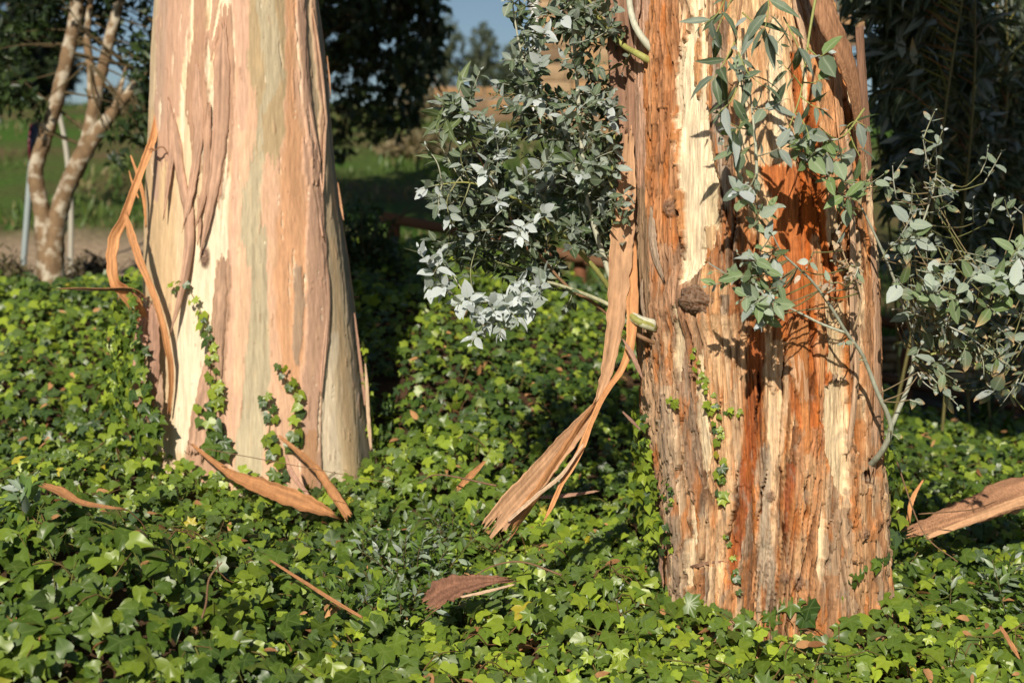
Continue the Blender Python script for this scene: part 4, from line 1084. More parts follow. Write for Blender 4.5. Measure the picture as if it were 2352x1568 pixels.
    for cx_, cy_, rx, ry, mm in ((2.1, 5.0, .4, .3, 160), (-.22, 4.75, .4, .2, 140), (0.55, 7.0, .5, .4, 90)):
        X = cx_ + rx * rng.normal(size=mm) * .6; Y = cy_ + ry * rng.normal(size=mm) * .6
        pp = np.stack([X, Y, H(X, Y) + rng.uniform(.005, .06, mm)], -1)
        D.add(rng.integers(0, 3, mm), pp, rand_unit(mm) * [1, 1, .3], unit(rand_unit(mm) * .7 + [0, -.2, 1]), rng.uniform(.03, .10, mm),
              lerp(np.array([.18, .08, .035]), np.array([.45, .24, .11]), rng.random(mm)[:, None]))
    a = Acc(); D.fill(a, D.pack(), np.arange(sum(map(len, D.k))))
    tag(a.build("leaf_litter", M_STRIP), "brown dead leaves and bark crumbs caught among the ivy", "litter", kind="stuff")
build_ivy()

# ------------------------------------------------------------------ ivy climbing the trunks
def vine(T, rows, label, size=(.026, .05), spread=.05, per=3.0, young=.45, off=.012, leaves=None, neat=True):
    """rows: picture points along the stem on trunk T"""
    pts = [T.at(x, y, off)[0] for x, y in rows]
    nr = [T.at(x, y, off)[1] for x, y in rows]
    n = max(8, int(sum(np.linalg.norm(np.diff(pts, axis=0), axis=1)) / .02))
    c = catmull(pts, n); nn = unit(catmull(nr, n))
    root = thing("ivy_vine", pts[-1], label, "ivy vine", "ivy vines climbing the trunks")
    a = Acc()
    c2 = c + .006 * np.stack([perlin(np.arange(n) * .4, np.zeros(n) + 3.3, 1)] * 3, -1)
    tube(a, c2, [.0012, .002, .0026], np.array([.20, .17, .06]), 5, n)
    a.build("stem", M_STEM, root)
    m = leaves or int(n * per / 3)
    L = Leaves(M_IVY, IVY)
    idx = np.clip((np.linspace(0, n - 1, m) + rng.normal(size=m) * .6).astype(int), 0, n - 1)
    lat = unit(np.cross(nn[idx], np.gradient(c, axis=0)[idx]))
    sd = np.where(np.arange(m) % 2, 1, -1) * (rng.uniform(.15, .5, m) if neat else rng.uniform(.2, 1, m)) * spread
    p = c[idx] + lat * sd[:, None] + nn[idx] * rng.uniform(.008, .035, m)[:, None]
    nrm = unit(nn[idx] * .7 + .3 * SUN + np.array([0, 0, .45]) + (.22 if neat else .35) * rng.normal(size=(m, 3)))
    t = np.array([0, -.1, -.9]) + lat * np.sign(sd)[:, None] * .75 + (.15 if neat else .3) * rng.normal(size=(m, 3))
    s = rng.uniform(size[0], size[1], m) * lerp(.6, 1.1, idx / n)
    L.add(rng.choice(4, m, p=[.4, .4, .05, .15]), p, t, nrm, s, ivy_colours(m, young))
    L.objects(L.pack(), np.arange(m), lambda _: root, 5)
    return root

vine(T1, [(404, 660), (430, 655), (462, 715), (480, 770), (490, 830), (500, 890), (496, 950), (505, 1010)], "ivy vine climbing left of the grey-green stripe on smooth trunk", size=(.03, .055), spread=.035, leaves=38)
vine(T1, [(640, 835), (662, 880), (682, 915), (676, 980), (672, 1020)], "short leafy ivy vine on salmon bark right of the grey-green stripe", size=(.045, .062), spread=.035, leaves=15)
vine(T1, [(604, 908), (620, 950), (616, 1000), (628, 1045), (640, 1090)], "short ivy vine over the lower grey-green stripe", size=(.045, .062), spread=.035, leaves=16)
vine(T1, [(345, 640), (352, 720), (362, 800), (372, 880), (384, 960), (395, 1020)], "densest ivy vine among brown bark on the smooth trunk's flank", size=(.045, .075), spread=.09, off=.12, leaves=95, young=.35, neat=False)
vine(T1, [(330, 760), (336, 840), (332, 920), (330, 1000)], "broad-leaved ivy vine at the outer edge of the smooth trunk's base", size=(.05, .085), spread=.09, off=.13, leaves=64, young=.35, neat=False)
vine(T1, [(470, 930), (480, 960), (500, 1000), (510, 1040)], "large-leaved dark ivy sprig at foot of the smooth trunk", size=(.06, .085), spread=.06, leaves=12, young=.1)
vine(T1, [(828, 790), (836, 850), (840, 910), (846, 970), (850, 1010)], "row of bright ivy leaves on the shaded edge of smooth trunk", size=(.03, .06), spread=.03, leaves=22, young=.8)
vine(T2, [(1604, 800), (1618, 860), (1640, 910), (1652, 960), (1660, 1020), (1662, 1080), (1664, 1140)], "thin straight ivy vine climbing the middle of the rough trunk", size=(.018, .036), spread=.02, leaves=34, young=.6)
vine(T2, [(1700, 945), (1680, 940), (1650, 935), (1625, 925)], "sideways ivy tendril crossing the rough trunk below the burl", size=(.02, .035), spread=.02, leaves=9, young=.6)
vine(T2, [(1556, 912), (1560, 918), (1572, 922)], "lone tiny ivy sprig on grey bark of rough trunk", size=(.02, .03), spread=.018, leaves=5, young=.6)
vine(T2, [(1675, 1228), (1682, 1270), (1694, 1310), (1700, 1350)], "small ivy vine near the foot of the rough trunk", size=(.018, .032), spread=.018, leaves=14, young=.4)
vine(T2, [(1500, 950), (1506, 1010), (1512, 1080), (1524, 1150), (1532, 1220)], "bright ivy climbing the outer left edge of rough trunk", size=(.035, .062), spread=.09, off=.04, leaves=80, young=.6, neat=False)
vine(T2, [(1556, 1100), (1548, 1150), (1545, 1210), (1552, 1260)], "dense small-leaved ivy strand beside the bright edge vine", size=(.018, .034), spread=.03, leaves=26, young=.4, neat=False)
vine(T2, [(2008, 1020), (2024, 1080), (2034, 1150), (2038, 1230)], "yellow-green ivy vine on the shaded side of rough trunk", size=(.035, .07), spread=.05, off=.03, leaves=26, young=.7, neat=False)
vine(T2, [(1920, 1360), (1950, 1320), (1990, 1290), (2016, 1270)], "ivy tendril slanting up the rough trunk's right foot", size=(.03, .05), spread=.025, leaves=13, young=.2)
vine(T2, [(1590, 1372), (1612, 1385), (1640, 1395), (1660, 1400)], "yellowing ivy sprig across the rough trunk's left foot", size=(.045, .07), spread=.03, leaves=10, young=.9)
vine(T2, [(1740, 1400), (1780, 1395), (1820, 1385), (1860, 1400)], "large dark ivy leaves at the rough trunk's middle foot", size=(.05, .075), spread=.04, leaves=16, young=.2)

# ------------------------------------------------------------------ eucalyptus shoots
BLOOM = np.array([0.53, 0.585, 0.60]); GLAUC = np.array([0.18, 0.23, 0.16]); EGREEN = np.array([0.060, 0.098, 0.036]); FRESH = np.array([0.19, 0.28, 0.10]); DRYTIP = np.array([0.62, 0.40, 0.20])

def twig_leaves(L, a, pts, rad, size, n_pair, owner, tipw=1.0, pal=None, stem=None, templates=(0, 1, 2, 3), dry=0.0, droop=0.0, start=0.1, face=None):
    """opposite leaf pairs along a stem; younger, whiter leaves towards the tip"""
    n = max(6, 4 * len(pts))
    c = catmull(pts, n)
    tube(a, c, rad, stem if stem is not None else lerp(np.array([.22, .22, .09]), np.array([.45, .46, .38]), rng.random()), 5, n)
    tg = unit(np.gradient(c, axis=0))
    u = np.linspace(start, 1.0, n_pair)
    ph = rng.uniform(0, np.pi)
    for i, q in enumerate(u):
        j = q * (n - 1); j0 = min(int(j), n - 2); f = j - j0
        p = c[j0] * (1 - f) + c[j0 + 1] * f
        t = tg[j0]
        ref = unit(np.cross(t, [0.2, 0.1, 1.0]))
        ref2 = np.cross(t, ref)
        an = ph + i * np.pi / 2 + rng.normal() * .25
        side = ref * math.cos(an) + ref2 * math.sin(an)
        sz = size * (0.55 + 0.55 * math.sin(math.pi * min(1, (1 - q) * 1.1 + .12))) * (0.42 if q > .985 else 1) * rng.uniform(.85, 1.15)
        for sg in (1, -1):
            if rng.random() < 0.05:
                continue
            d = unit(side * sg * (0.95 - .45 * (q ** 3)) + t * (0.35 + .5 * q ** 3) + np.array([0, 0, -droop]) + .16 * rng.normal(size=3))
            up = unit(np.array([0, -.2, .5]) + .4 * SUN + t * .3 + .5 * rng.normal(size=3))
            w = np.clip(tipw * (0.12 + 0.75 * q ** 1.5) + .26 * rng.normal(), 0, 1)
            base = pal if pal is not None else lerp(EGREEN, GLAUC, rng.random())
            col = lerp(base, BLOOM, w) * rng.uniform(.85, 1.15)
            tc = lerp(DRYTIP, DRYTIP * .6, rng.random()) if rng.random() < dry else None
            L.add(int(rng.choice(templates)), p + d * .004, d, up, sz * (1 if len(templates) > 2 else 1.25), col, tc, owner)

def build_left_spray():
    L = Leaves(M_EUC, EUC + LANCE)
    owners = []
    def branch(pts, rad, col, sides=8):
        a = Acc()
        tube(a, [P(q[0], q[1], q[2] + .3 * min(1, max(0, 1466 - q[0]) / 60 + .3)) for q in pts], rad, col, sides, None, .15)
        owners.append([a, None])
        return len(owners) - 1
    pale = np.array([.52, .52, .40]); green = np.array([.30, .30, .09]); red = np.array([.26, .15, .08])
    b0 = branch([(1505, 745, 5.0), (1462, 730, 4.98), (1440, 705, 4.94), (1405, 640, 4.92), (1372, 545, 4.9), (1346, 450, 4.88), (1336, 330, 4.86), (1326, 200, 4.84), (1318, 90, 4.82), (1308, -20, 4.8), (1298, -150, 4.8)], [.018, .014, .011, .009, .0075, .006, .004], pale)
    b1 = branch([(1505, 752, 5.0), (1462, 735, 4.96), (1420, 690, 4.9), (1370, 620, 4.86), (1312, 560, 4.82), (1250, 500, 4.78), (1170, 450, 4.74), (1080, 420, 4.7), (1000, 425, 4.66)], [.015, .011, .009, .007, .004, .002], green)
    b2 = branch([(1505, 756, 5.0), (1464, 740, 4.97), (1400, 700, 4.9), (1300, 660, 4.84), (1240, 650, 4.8), (1170, 690, 4.74), (1090, 690, 4.7), (1010, 668, 4.68)], [.013, .010, .007, .005, .003, .0015], lerp(pale, green, .4))
    b3 = branch([(1505, 790, 5.02), (1466, 770, 5.0), (1420, 745, 4.96), (1370, 700, 4.93), (1300, 655, 4.9), (1220, 560, 4.88), (1160, 480, 4.86), (1100, 360, 4.84), (1040, 260, 4.82)], [.009, .007, .006, .004, .002], red)
    b4 = branch([(1510, 150, 5.06), (1466, 125, 5.05), (1432, 105, 5.0), (1395, 60, 4.96), (1360, 20, 4.94), (1330, -60, 4.92)], [.014, .011, .009, .007], green * 1.2)
    b5 = branch([(1510, 130, 5.06), (1470, 80, 5.05), (1452, 40, 5.0), (1444, -10, 4.98), (1438, -80, 4.96)], [.014, .012, .011], pale)
    b6 = branch([(1345, 450, 4.88), (1300, 330, 4.86), (1240, 230, 4.84), (1200, 130, 4.82), (1180, 30, 4.8), (1170, -60, 4.8)], [.007, .006, .004, .002], pale * .9)
    b7 = branch([(1425, 650, 4.95), (1412, 560, 4.98), (1405, 430, 5.0), (1412, 300, 5.02), (1420, 200, 5.04)], [.008, .006, .004, .002], green)
    cs = {}
    def axis(o):
        v = np.vstack(owners[o][0].v)[:-2].reshape(-1, 8, 3).mean(1)
        return v
    ax = {o: axis(o) for o in (b0, b1, b2, b3, b4, b6, b7)}
    def grow(px, py, d, size=.056, pairs=6, tipw=1.0, pal=None, tems=(0, 1, 2, 3), length=None):
        """a side twig whose tip stands at a given place, rooted on the nearest stem"""
        tip = P(px, py, d + .32)
        best = None
        for o, c in ax.items():
            dd = np.linalg.norm(c - tip, axis=1) + .25 * np.maximum(0, c[:, 2] - tip[2])
            k = int(np.argmin(dd))
            if best is None or dd[k] < best[0]:
                best = (dd[k], o, k)
        _, o, k = best
        c = ax[o]
        L0 = np.linalg.norm(c[k] - tip)
        k2 = max(0, k - int(L0 * 14))
        s = c[k2]
        if length and np.linalg.norm(tip - s) > length:
            s = tip + unit(s - tip) * length
            tube(owners[o][0], [c[k2], (c[k2] + s) / 2 + rng.normal(size=3) * .012, s], [.0036, .0034, .0032], np.array([.24, .23, .12]), 4, 6)
        mid = (s + tip) / 2 + np.array([rng.normal() * .02, rng.normal() * .02, .05 * np.linalg.norm(tip - s)])
        ln = np.linalg.norm(tip - s)
        twig_leaves(L, owners[o][0], [s, mid, tip], [.0032, .0022, .001], size, int(max(4, pairs * ln / .22)), o, tipw, pal, templates=tems, start=.25)
    # measured leading tips
    for px, py, d, tw in ((1165, 8, 4.72, .5), (1200, 78, 4.7, .9), (1165, 125, 4.7, .5), (1105, 165, 4.7, .7), (1010, 225, 4.7, .35), (985, 330, 4.66, .2), (1065, 250, 4.6, 1.1), (1120, 280, 4.55, 1.15),
                          (1200, 215, 4.56, 1.1), (1240, 140, 4.6, 1), (1255, 60, 4.62, 1), (1150, 350, 4.52, 1.2), (1060, 330, 4.6, 1.1), (1110, 390, 4.55, 1.15), (968, 428, 4.58, 1.25), (1010, 490, 4.58, 1.1),
                          (962, 572, 4.56, 1.25), (1012, 606, 4.56, 1.3), (1030, 520, 4.6, .9), (1145, 470, 4.5, 1.1), (1180, 545, 4.5, 1.25), (1240, 480, 4.55, .8), (990, 660, 4.55, 1.35), (1050, 700, 4.5, 1.3),
                          (1130, 720, 4.46, 1.4), (1090, 790, 4.52, 1.2), (1190, 740, 4.5, 1.2), (1200, 640, 4.52, .9), (1260, 620, 4.6, .6), (1300, 700, 4.7, .2), (1290, 40, 4.66, .9), (1350, 90, 4.7, .5),
                          (1400, 150, 4.76, .3), (1435, 260, 4.8, .3), (1380, 300, 4.72, .3), (1300, 260, 4.6, 1), (1320, 400, 4.62, .6), (1420, 380, 4.74, .6), (1440, 450, 4.78, .7), (1390, 500, 4.76, .5),
                          (1270, 360, 4.56, .9), (1220, 400, 4.56, .8), (1330, 560, 4.7, .3), (1430, 545, 4.82, .3), (1250, -20, 4.7, .8), (1400, -20, 4.8, .4), (1350, 200, 4.66, .4), (1020, 655, 4.5, 1.4), (1080, 700, 4.48, 1.4), (1165, 705, 4.46, 1.4), (1115, 750, 4.48, 1.3), (1150, 775, 4.5, 1.2), (1215, 715, 4.5, .9), (1235, 670, 4.52, .7), (1190, 690, 4.42, 1.3), (1095, 730, 4.42, 1.4)):
        grow(px + rng.normal() * 4, py + rng.normal() * 4, d, rng.uniform(.042, .057), 7.5, tw * (1.2 if py > 350 and px < 1260 else .7), lerp(EGREEN, GLAUC, rng.random() * .6))
    poly = [(1225, -40), (1150, 20), (1195, 80), (1120, 180), (1030, 220), (1000, 330), (1010, 400), (975, 440), (985, 520), (985, 580), (1060, 610), (1180, 640), (1300, 600), (1400, 570), (1450, 560), (1450, 200), (1420, 60), (1400, -40)]
    cnt = 0
    while cnt < 310:
        x, y = rng.uniform(960, 1450), rng.uniform(-40, 650)
        if not in_poly(np.array([x]), np.array([y]), poly)[0]:
            continue
        cnt += 1
        back = rng.random()
        grow(x, y, 4.66 + .6 * back, rng.uniform(.036, .052), 8, .5 * (1 - back) ** 1.5 * rng.random() - .1, lerp(EGREEN * rng.uniform(.6, 1.1), GLAUC, (1 - back) * rng.random() * .6), length=.34)
    # narrow olive leaves on the upper left
    for px, py in ((1000, 235), (990, 300), (1035, 250), (1010, 330), (1060, 190), (1015, 270)):
        grow(px, py, 4.7, .085, 5, 0, np.array([.10, .14, .05]), (4, 5), .25)
    finish_spray(L, owners, 300)

def finish_spray(L, owners, limit, root=None):
    root = root or TREE2
    pk = L.pack()
    K, Pn, R, S, C, TC, own = pk
    x, y, f = proj(Pn)
    vis = (x > 0) & (x < 2352) & (y > 0) & (y < 1568)
    near = -f * 1.2
    score = np.where(vis, S / f * (0.4 + np.abs(R[:, 1, 2])) * np.exp(near * 1.1 + 5), 0)
    n = len(S)
    big = np.argsort(-score)[:limit]
    rest = np.setdiff1d(np.arange(n), big)
    made = {}
    for o, ow in enumerate(owners):
        made[o] = ow[0].build("branch", M_STEM, root)
    L.objects(pk, big, lambda o: made[o], 14)
    for o in made:
        m = rest[own[rest] == o]
        if len(m):
            a = Acc(); L.fill(a, pk, m)
            tag(a.build("foliage", L.mat, made[o]), kind="stuff")
build_left_spray()

def build_right_sprays():
    L = Leaves(M_EUC, EUC + LANCE)
    owners = []
    pale = np.array([.50, .52, .40]); green = np.array([.30, .32, .10]); red = np.array([.30, .16, .08]); dry = np.array([.50, .36, .22])
    def branch(pts, rad, col):
        a = Acc()
        tube(a, [P(*q) for q in pts], rad, col, 7, None, .12)
        owners.append([a, catmull([P(*q) for q in pts], 40)])
        return len(owners) - 1
    def tw(o, pts, size, pairs, tipw=.6, pal=None, tems=(0, 1, 2, 3), dryp=0.0, droop=0.0, stem=None, start=.15, rad=(.003, .002, .001)):
        twig_leaves(L, owners[o][0], [P(*q) for q in pts], list(rad), size, pairs, o, tipw, pal, stem, tems, dryp, droop, start)
    # shoots hanging down the front of the trunk from above
    h1 = branch([(1700, -120, 4.6), (1702, 0, 4.55), (1690, 90, 4.5), (1698, 160, 4.48), (1712, 250, 4.5)], [.006, .004, .003, .002], red)
    h2 = branch([(1735, 445, 4.55), (1738, 380, 4.52), (1732, 300, 4.5), (1722, 200, 4.5), (1712, 100, 4.52)], [.006, .005, .003, .002], pale)
    dk = np.array([.065, .105, .05]); teal = np.array([.13, .18, .11])
    for pts, sz, pr in (([(1700, -40, 4.55), (1660, 40, 4.5), (1640, 90, 4.46)], .075, 4), ([(1705, 30, 4.54), (1740, 60, 4.48), (1790, 100, 4.45)], .085, 4), ([(1692, 90, 4.5), (1660, 150, 4.44), (1630, 190, 4.4)], .08, 5),
                        ([(1695, 120, 4.5), (1720, 170, 4.44), (1770, 210, 4.42)], .08, 5), ([(1700, 180, 4.48), (1680, 230, 4.42), (1650, 260, 4.4)], .08, 4), ([(1710, 240, 4.5), (1700, 290, 4.44), (1680, 330, 4.42)], .075, 5),
                        ([(1760, -60, 4.5), (1765, 20, 4.46), (1750, 90, 4.44)], .09, 5), ([(1800, 40, 4.5), (1830, 100, 4.46), (1850, 150, 4.45)], .09, 3), ([(1670, -20, 4.5), (1650, 30, 4.46), (1610, 60, 4.45)], .07, 4)):
        tw(h1, pts, sz, pr, .1, lerp(dk, teal, rng.random()), (4, 5), 0, .45, green)
    for pts, sz, pr, t in (([(1730, 300, 4.5), (1690, 290, 4.44), (1650, 262, 4.42)], .062, 4, .3), ([(1726, 250, 4.5), (1760, 250, 4.44), (1800, 230, 4.42)], .07, 4, .2), ([(1732, 330, 4.5), (1700, 350, 4.44), (1664, 330, 4.42)], .066, 4, .5),
                           ([(1736, 360, 4.52), (1770, 350, 4.46), (1810, 330, 4.42)], .07, 4, .4), ([(1738, 400, 4.52), (1720, 430, 4.44), (1690, 440, 4.4)], .075, 4, .8), ([(1724, 200, 4.5), (1700, 180, 4.44), (1690, 140, 4.42)], .06, 4, .2)):
        tw(h2, pts, sz, pr, t, lerp(dk, teal, .7), (0, 1, 2), 0, .15)
    # right pair of leaves hanging in front of the orange bark
    h3 = branch([(1880, -40, 4.6), (1862, 60, 4.56), (1850, 140, 4.54), (1838, 220, 4.52), (1810, 300, 4.52)], [.005, .004, .003, .002], green)
    for pts in ([(1855, 110, 4.54), (1880, 130, 4.5), (1900, 120, 4.48)], [(1845, 190, 4.53), (1870, 190, 4.5), (1890, 180, 4.48)], [(1842, 200, 4.53), (1820, 170, 4.5), (1800, 150, 4.48)], [(1838, 220, 4.52), (1862, 240, 4.5), (1885, 250, 4.48)], [(1830, 260, 4.52), (1850, 290, 4.5), (1860, 320, 4.48)]):
        tw(h3, pts, .072, 3, .25, lerp(dk, teal, rng.random()), (0, 1, 4), 0, .3, green, .4)
    h4 = branch([(1985, 250, 4.75), (1950, 300, 4.7), (1920, 320, 4.66), (1880, 290, 4.6)], [.004, .003, .002], green)
    for pts in ([(1950, 300, 4.7), (1960, 330, 4.65), (1975, 360, 4.6)], [(1920, 320, 4.66), (1900, 345, 4.62), (1880, 370, 4.6)], [(1930, 310, 4.66), (1960, 280, 4.62), (1990, 290, 4.6)]):
        tw(h4, pts, .07, 3, .1, dk, (0, 1, 4), 0, .4, green, .3)
    # the big forked stem at the right foot and the shoots it carries
    f0 = branch([(1970, 1090, 5.1), (2008, 1058, 4.98), (2030, 1028, 4.92), (2046, 990, 4.88), (2040, 955, 4.86), (2015, 900, 4.82), (1996, 850, 4.8), (1975, 805, 4.76), (1945, 765, 4.72), (1905, 700, 4.66), (1860, 640, 4.6), (1800, 585, 4.54), (1775, 540, 4.5)], [.013, .011, .009, .008, .007, .006, .005, .004, .002], pale * .75)
    f1 = branch([(2042, 990, 4.88), (2062, 945, 4.88), (2085, 890, 4.9), (2098, 830, 4.92), (2095, 770, 4.94), (2075, 700, 4.92), (2045, 620, 4.9), (2010, 540, 4.88), (1960, 440, 4.86), (1925, 380, 4.84)], [.009, .008, .007, .005, .004, .002], pale * .65)
    f2 = branch([(2098, 830, 4.92), (2140, 790, 4.9), (2200, 740, 4.86), (2270, 700, 4.84), (2360, 650, 4.82), (2420, 610, 4.8)], [.006, .005, .004, .002], green)
    f3 = branch([(1945, 765, 4.72), (1890, 745, 4.68), (1830, 715, 4.64), (1795, 700, 4.6)], [.005, .004, .003], pale)
    f4 = branch([(2095, 830, 4.9), (2160, 810, 4.86), (2230, 830, 4.82), (2300, 880, 4.8), (2352, 940, 4.78)], [.005, .004, .002], green)
    f5 = branch([(1960, 760, 4.74), (1976, 700, 4.7), (1962, 640, 4.66), (1940, 590, 4.62), (1925, 540, 4.6)], [.004, .003, .002], dry)
    f6 = branch([(2060, 660, 4.9), (2100, 560, 4.88), (2130, 480, 4.86), (2150, 400, 4.84), (2150, 330, 4.82)], [.004, .003, .002], pale * .8)
    fr = lerp(FRESH, GLAUC, .3)
    def star(o, px, py, d, size, tipdir, pairs=3, tipw=.7, pal=fr, dryp=.0, ln=.07, again=None):
        if again is None:
            again = pairs > 1
        p = P(px, py, d)
        size = size * .9; tipw = tipw * .8
        td = unit(np.array(tipdir, float))
        a = owners[o][0]
        if again:
            star(o, px + rng.normal() * 22, py + rng.normal() * 20, d + rng.uniform(0, .12), size * .85, td + rng.normal(size=3) * .4, pairs, tipw * .8, pal, dryp, ln * .8, False)
        c = owners[o][1]; s0 = p - td * ln
        k = int(np.argmin(np.linalg.norm(c - s0, axis=1) + .9 * np.maximum(0, c[:, 2] - s0[2])))
        gap = np.linalg.norm(c[k] - s0)
        tube(a, [c[k], (c[k] * .45 + s0 * .55) + rng.normal(size=3) * .06 * gap - np.array([0, 0, .10 * gap]), s0], [.003, .0024, .002], lerp(np.array([.14, .15, .05]), np.array([.20, .14, .08]), rng.random()), 5, 9)
        twig_leaves(L, a, [s0, p - td * ln * .5 + rng.normal(size=3) * .004, p], [.0028, .002, .001], size, pairs, o, tipw, pal, None, (0, 1, 2), dryp, .05, .25)
    for px, py, d, sz, td, pr, w, dp in ((1640, 622, 4.42, .072, (-1, -.5, .2), 3, .7, 0), (1690, 640, 4.4, .075, (-.6, -.6, -.3), 3, .4, 0), (1725, 585, 4.4, .07, (-.4, -.8, .4), 3, .8, 0), (1700, 440, 4.42, .078, (-.6, -.6, .4), 3, 1.0, 0),
                                         (1745, 480, 4.44, .075, (0, -.7, .6), 4, .6, 0), (1770, 540, 4.44, .07, (.2, -.7, .5), 3, .5, 0), (1730, 700, 4.4, .08, (-.5, -.7, -.2), 4, .7, 0), (1745, 745, 4.42, .075, (-.2, -.6, -.6), 3, 1.0, 0),
                                         (1785, 690, 4.42, .075, (0, -.8, .2), 4, .8, 0), (1800, 640, 4.44, .065, (.2, -.7, .3), 3, .6, 0), (1700, 690, 4.42, .06, (-.8, -.4, -.3), 3, .3, 0), (1760, 620, 4.44, .06, (0, -1, 0), 3, .5, 0)):
        star(f0, px, py, d, sz, td, pr, w, dryp=dp, ln=.09)
    for px, py, d, sz, td, pr, w, dp in ((1820, 300, 4.5, .07, (-.3, -.6, .5), 4, .9, .1), (1870, 350, 4.5, .085, (.2, -.8, .3), 3, .2, .3), (1930, 360, 4.55, .075, (.2, -.7, .3), 3, .3, .2), (1955, 455, 4.56, .075, (.2, -.8, -.2), 4, .0, .2),
                                         (1900, 400, 4.52, .07, (-.2, -.8, .2), 3, .3, .2), (1985, 420, 4.6, .07, (.4, -.6, 0), 3, .0, .5), (2030, 400, 4.66, .06, (.3, -.6, .3), 3, .2, .7), (1850, 310, 4.5, .06, (0, -.6, .6), 3, .8, 0)):
        star(f1, px, py, d, sz, td, pr, w, lerp(FRESH, EGREEN, .3), dp, .1)
    for px, py, d, sz, td, pr, w, dp in ((2100, 490, 4.66, .07, (.2, -.5, .6), 3, .9, .4), (2130, 545, 4.6, .085, (.5, -.8, .1), 3, .8, .2), (2080, 560, 4.66, .06, (-.2, -.5, .5), 3, .6, .6), (2165, 300, 4.74, .055, (.2, -.4, .8), 3, 1.0, .3),
                                         (2120, 320, 4.76, .05, (-.3, -.4, .8), 3, .7, .3), (2300, 350, 4.8, .05, (.3, -.4, .8), 3, .8, .3), (2180, 430, 4.74, .055, (.3, -.6, 0), 3, .4, .7), (2050, 380, 4.74, .05, (-.2, -.3, .8), 3, .7, .5)):
        star(f6, px, py, d, sz, td, pr, w, GLAUC, dp, .12)
    for px, py, d, sz, td, pr, w, dp in ((2060, 640, 4.62, .08, (-.5, -.6, .3), 3, .7, .1), (2150, 655, 4.55, .088, (0, -.7, .5), 4, .95, .15), (2110, 690, 4.6, .07, (-.3, -.7, -.2), 3, .3, .4), (2200, 690, 4.56, .075, (.3, -.8, -.2), 3, .6, .3),
                                         (2240, 625, 4.56, .085, (.2, -.6, .6), 4, .8, .1), (2300, 640, 4.58, .08, (.3, -.7, .3), 4, .4, .1), (2340, 650, 4.56, .085, (.3, -.6, .5), 4, .8, .1), (2285, 715, 4.6, .075, (.2, -.7, -.3), 4, .5, .6),
                                         (2180, 630, 4.54, .07, (.2, -.6, .6), 3, 1, .0), (2345, 560, 4.6, .07, (.2, -.5, .7), 3, .4, .2)):
        star(f2, px, py, d, sz, td, pr, w, lerp(FRESH, GLAUC, .45), dp, .1)
    for px, py, d in ((2170, 780, 4.7), (2210, 820, 4.68), (2140, 830, 4.74), (2250, 790, 4.68), (2290, 800, 4.66), (2320, 840, 4.66), (2190, 870, 4.7), (2260, 860, 4.68), (2330, 900, 4.66), (2120, 780, 4.76), (2230, 770, 4.7), (2300, 760, 4.68),
                      (2100, 740, 4.78), (2150, 740, 4.74), (2200, 930, 4.72), (2345, 790, 4.66), (2280, 900, 4.68), (2180, 730, 4.72)):
        star(f4, px, py, d, rng.uniform(.055, .075), (rng.normal() * .5, -.6, -.4 + rng.normal() * .3), 3, rng.uniform(.1, .8), lerp(EGREEN, GLAUC, .6), .75, .12)
    for px, py, d in ((1930, 545, 4.56), (1895, 640, 4.56), (1940, 600, 4.58), (1960, 640, 4.6), (1855, 610, 4.54), (1920, 660, 4.58), (1975, 620, 4.6)):
        star(f5, px, py, d, rng.uniform(.03, .045), (rng.normal(), -.6, rng.normal()), 3, 0, np.array([.52, .36, .22]), 1.0, .05)
    for q in range(26):
        star((f2, f4, f6)[q % 3], rng.uniform(2060, 2360), rng.uniform(440, 900), rng.uniform(4.75, 5.2), rng.uniform(.045, .065), (rng.normal() * .6, -.6, rng.normal() * .5), 3, rng.uniform(-.2, .6), lerp(EGREEN, GLAUC, rng.random() * .7), .45, .12)
    # odd large leaves low on the fork
    star(f0, 2120, 925, 4.74, .085, (.6, -.6, -.1), 1, .1, lerp(EGREEN, GLAUC, .6), 1.0, .05)
    star(f0, 2065, 1010, 4.8, .06, (.3, -.7, -.3), 1, .0, FRESH, 1.0, .04)
    star(f0, 2170, 900, 4.76, .08, (.4, -.6, -.4), 2, .5, lerp(EGREEN, GLAUC, .8), .5, .12)
    star(f0, 1936, 800, 4.66, .05, (-.2, -.6, -.6), 1, .9, GLAUC, .8, .03)
    star(f0, 1990, 830, 4.72, .04, (.5, -.6, -.1), 1, .3, EGREEN, 1.0, .03)
    finish_spray(L, owners, 300)
build_right_sprays()

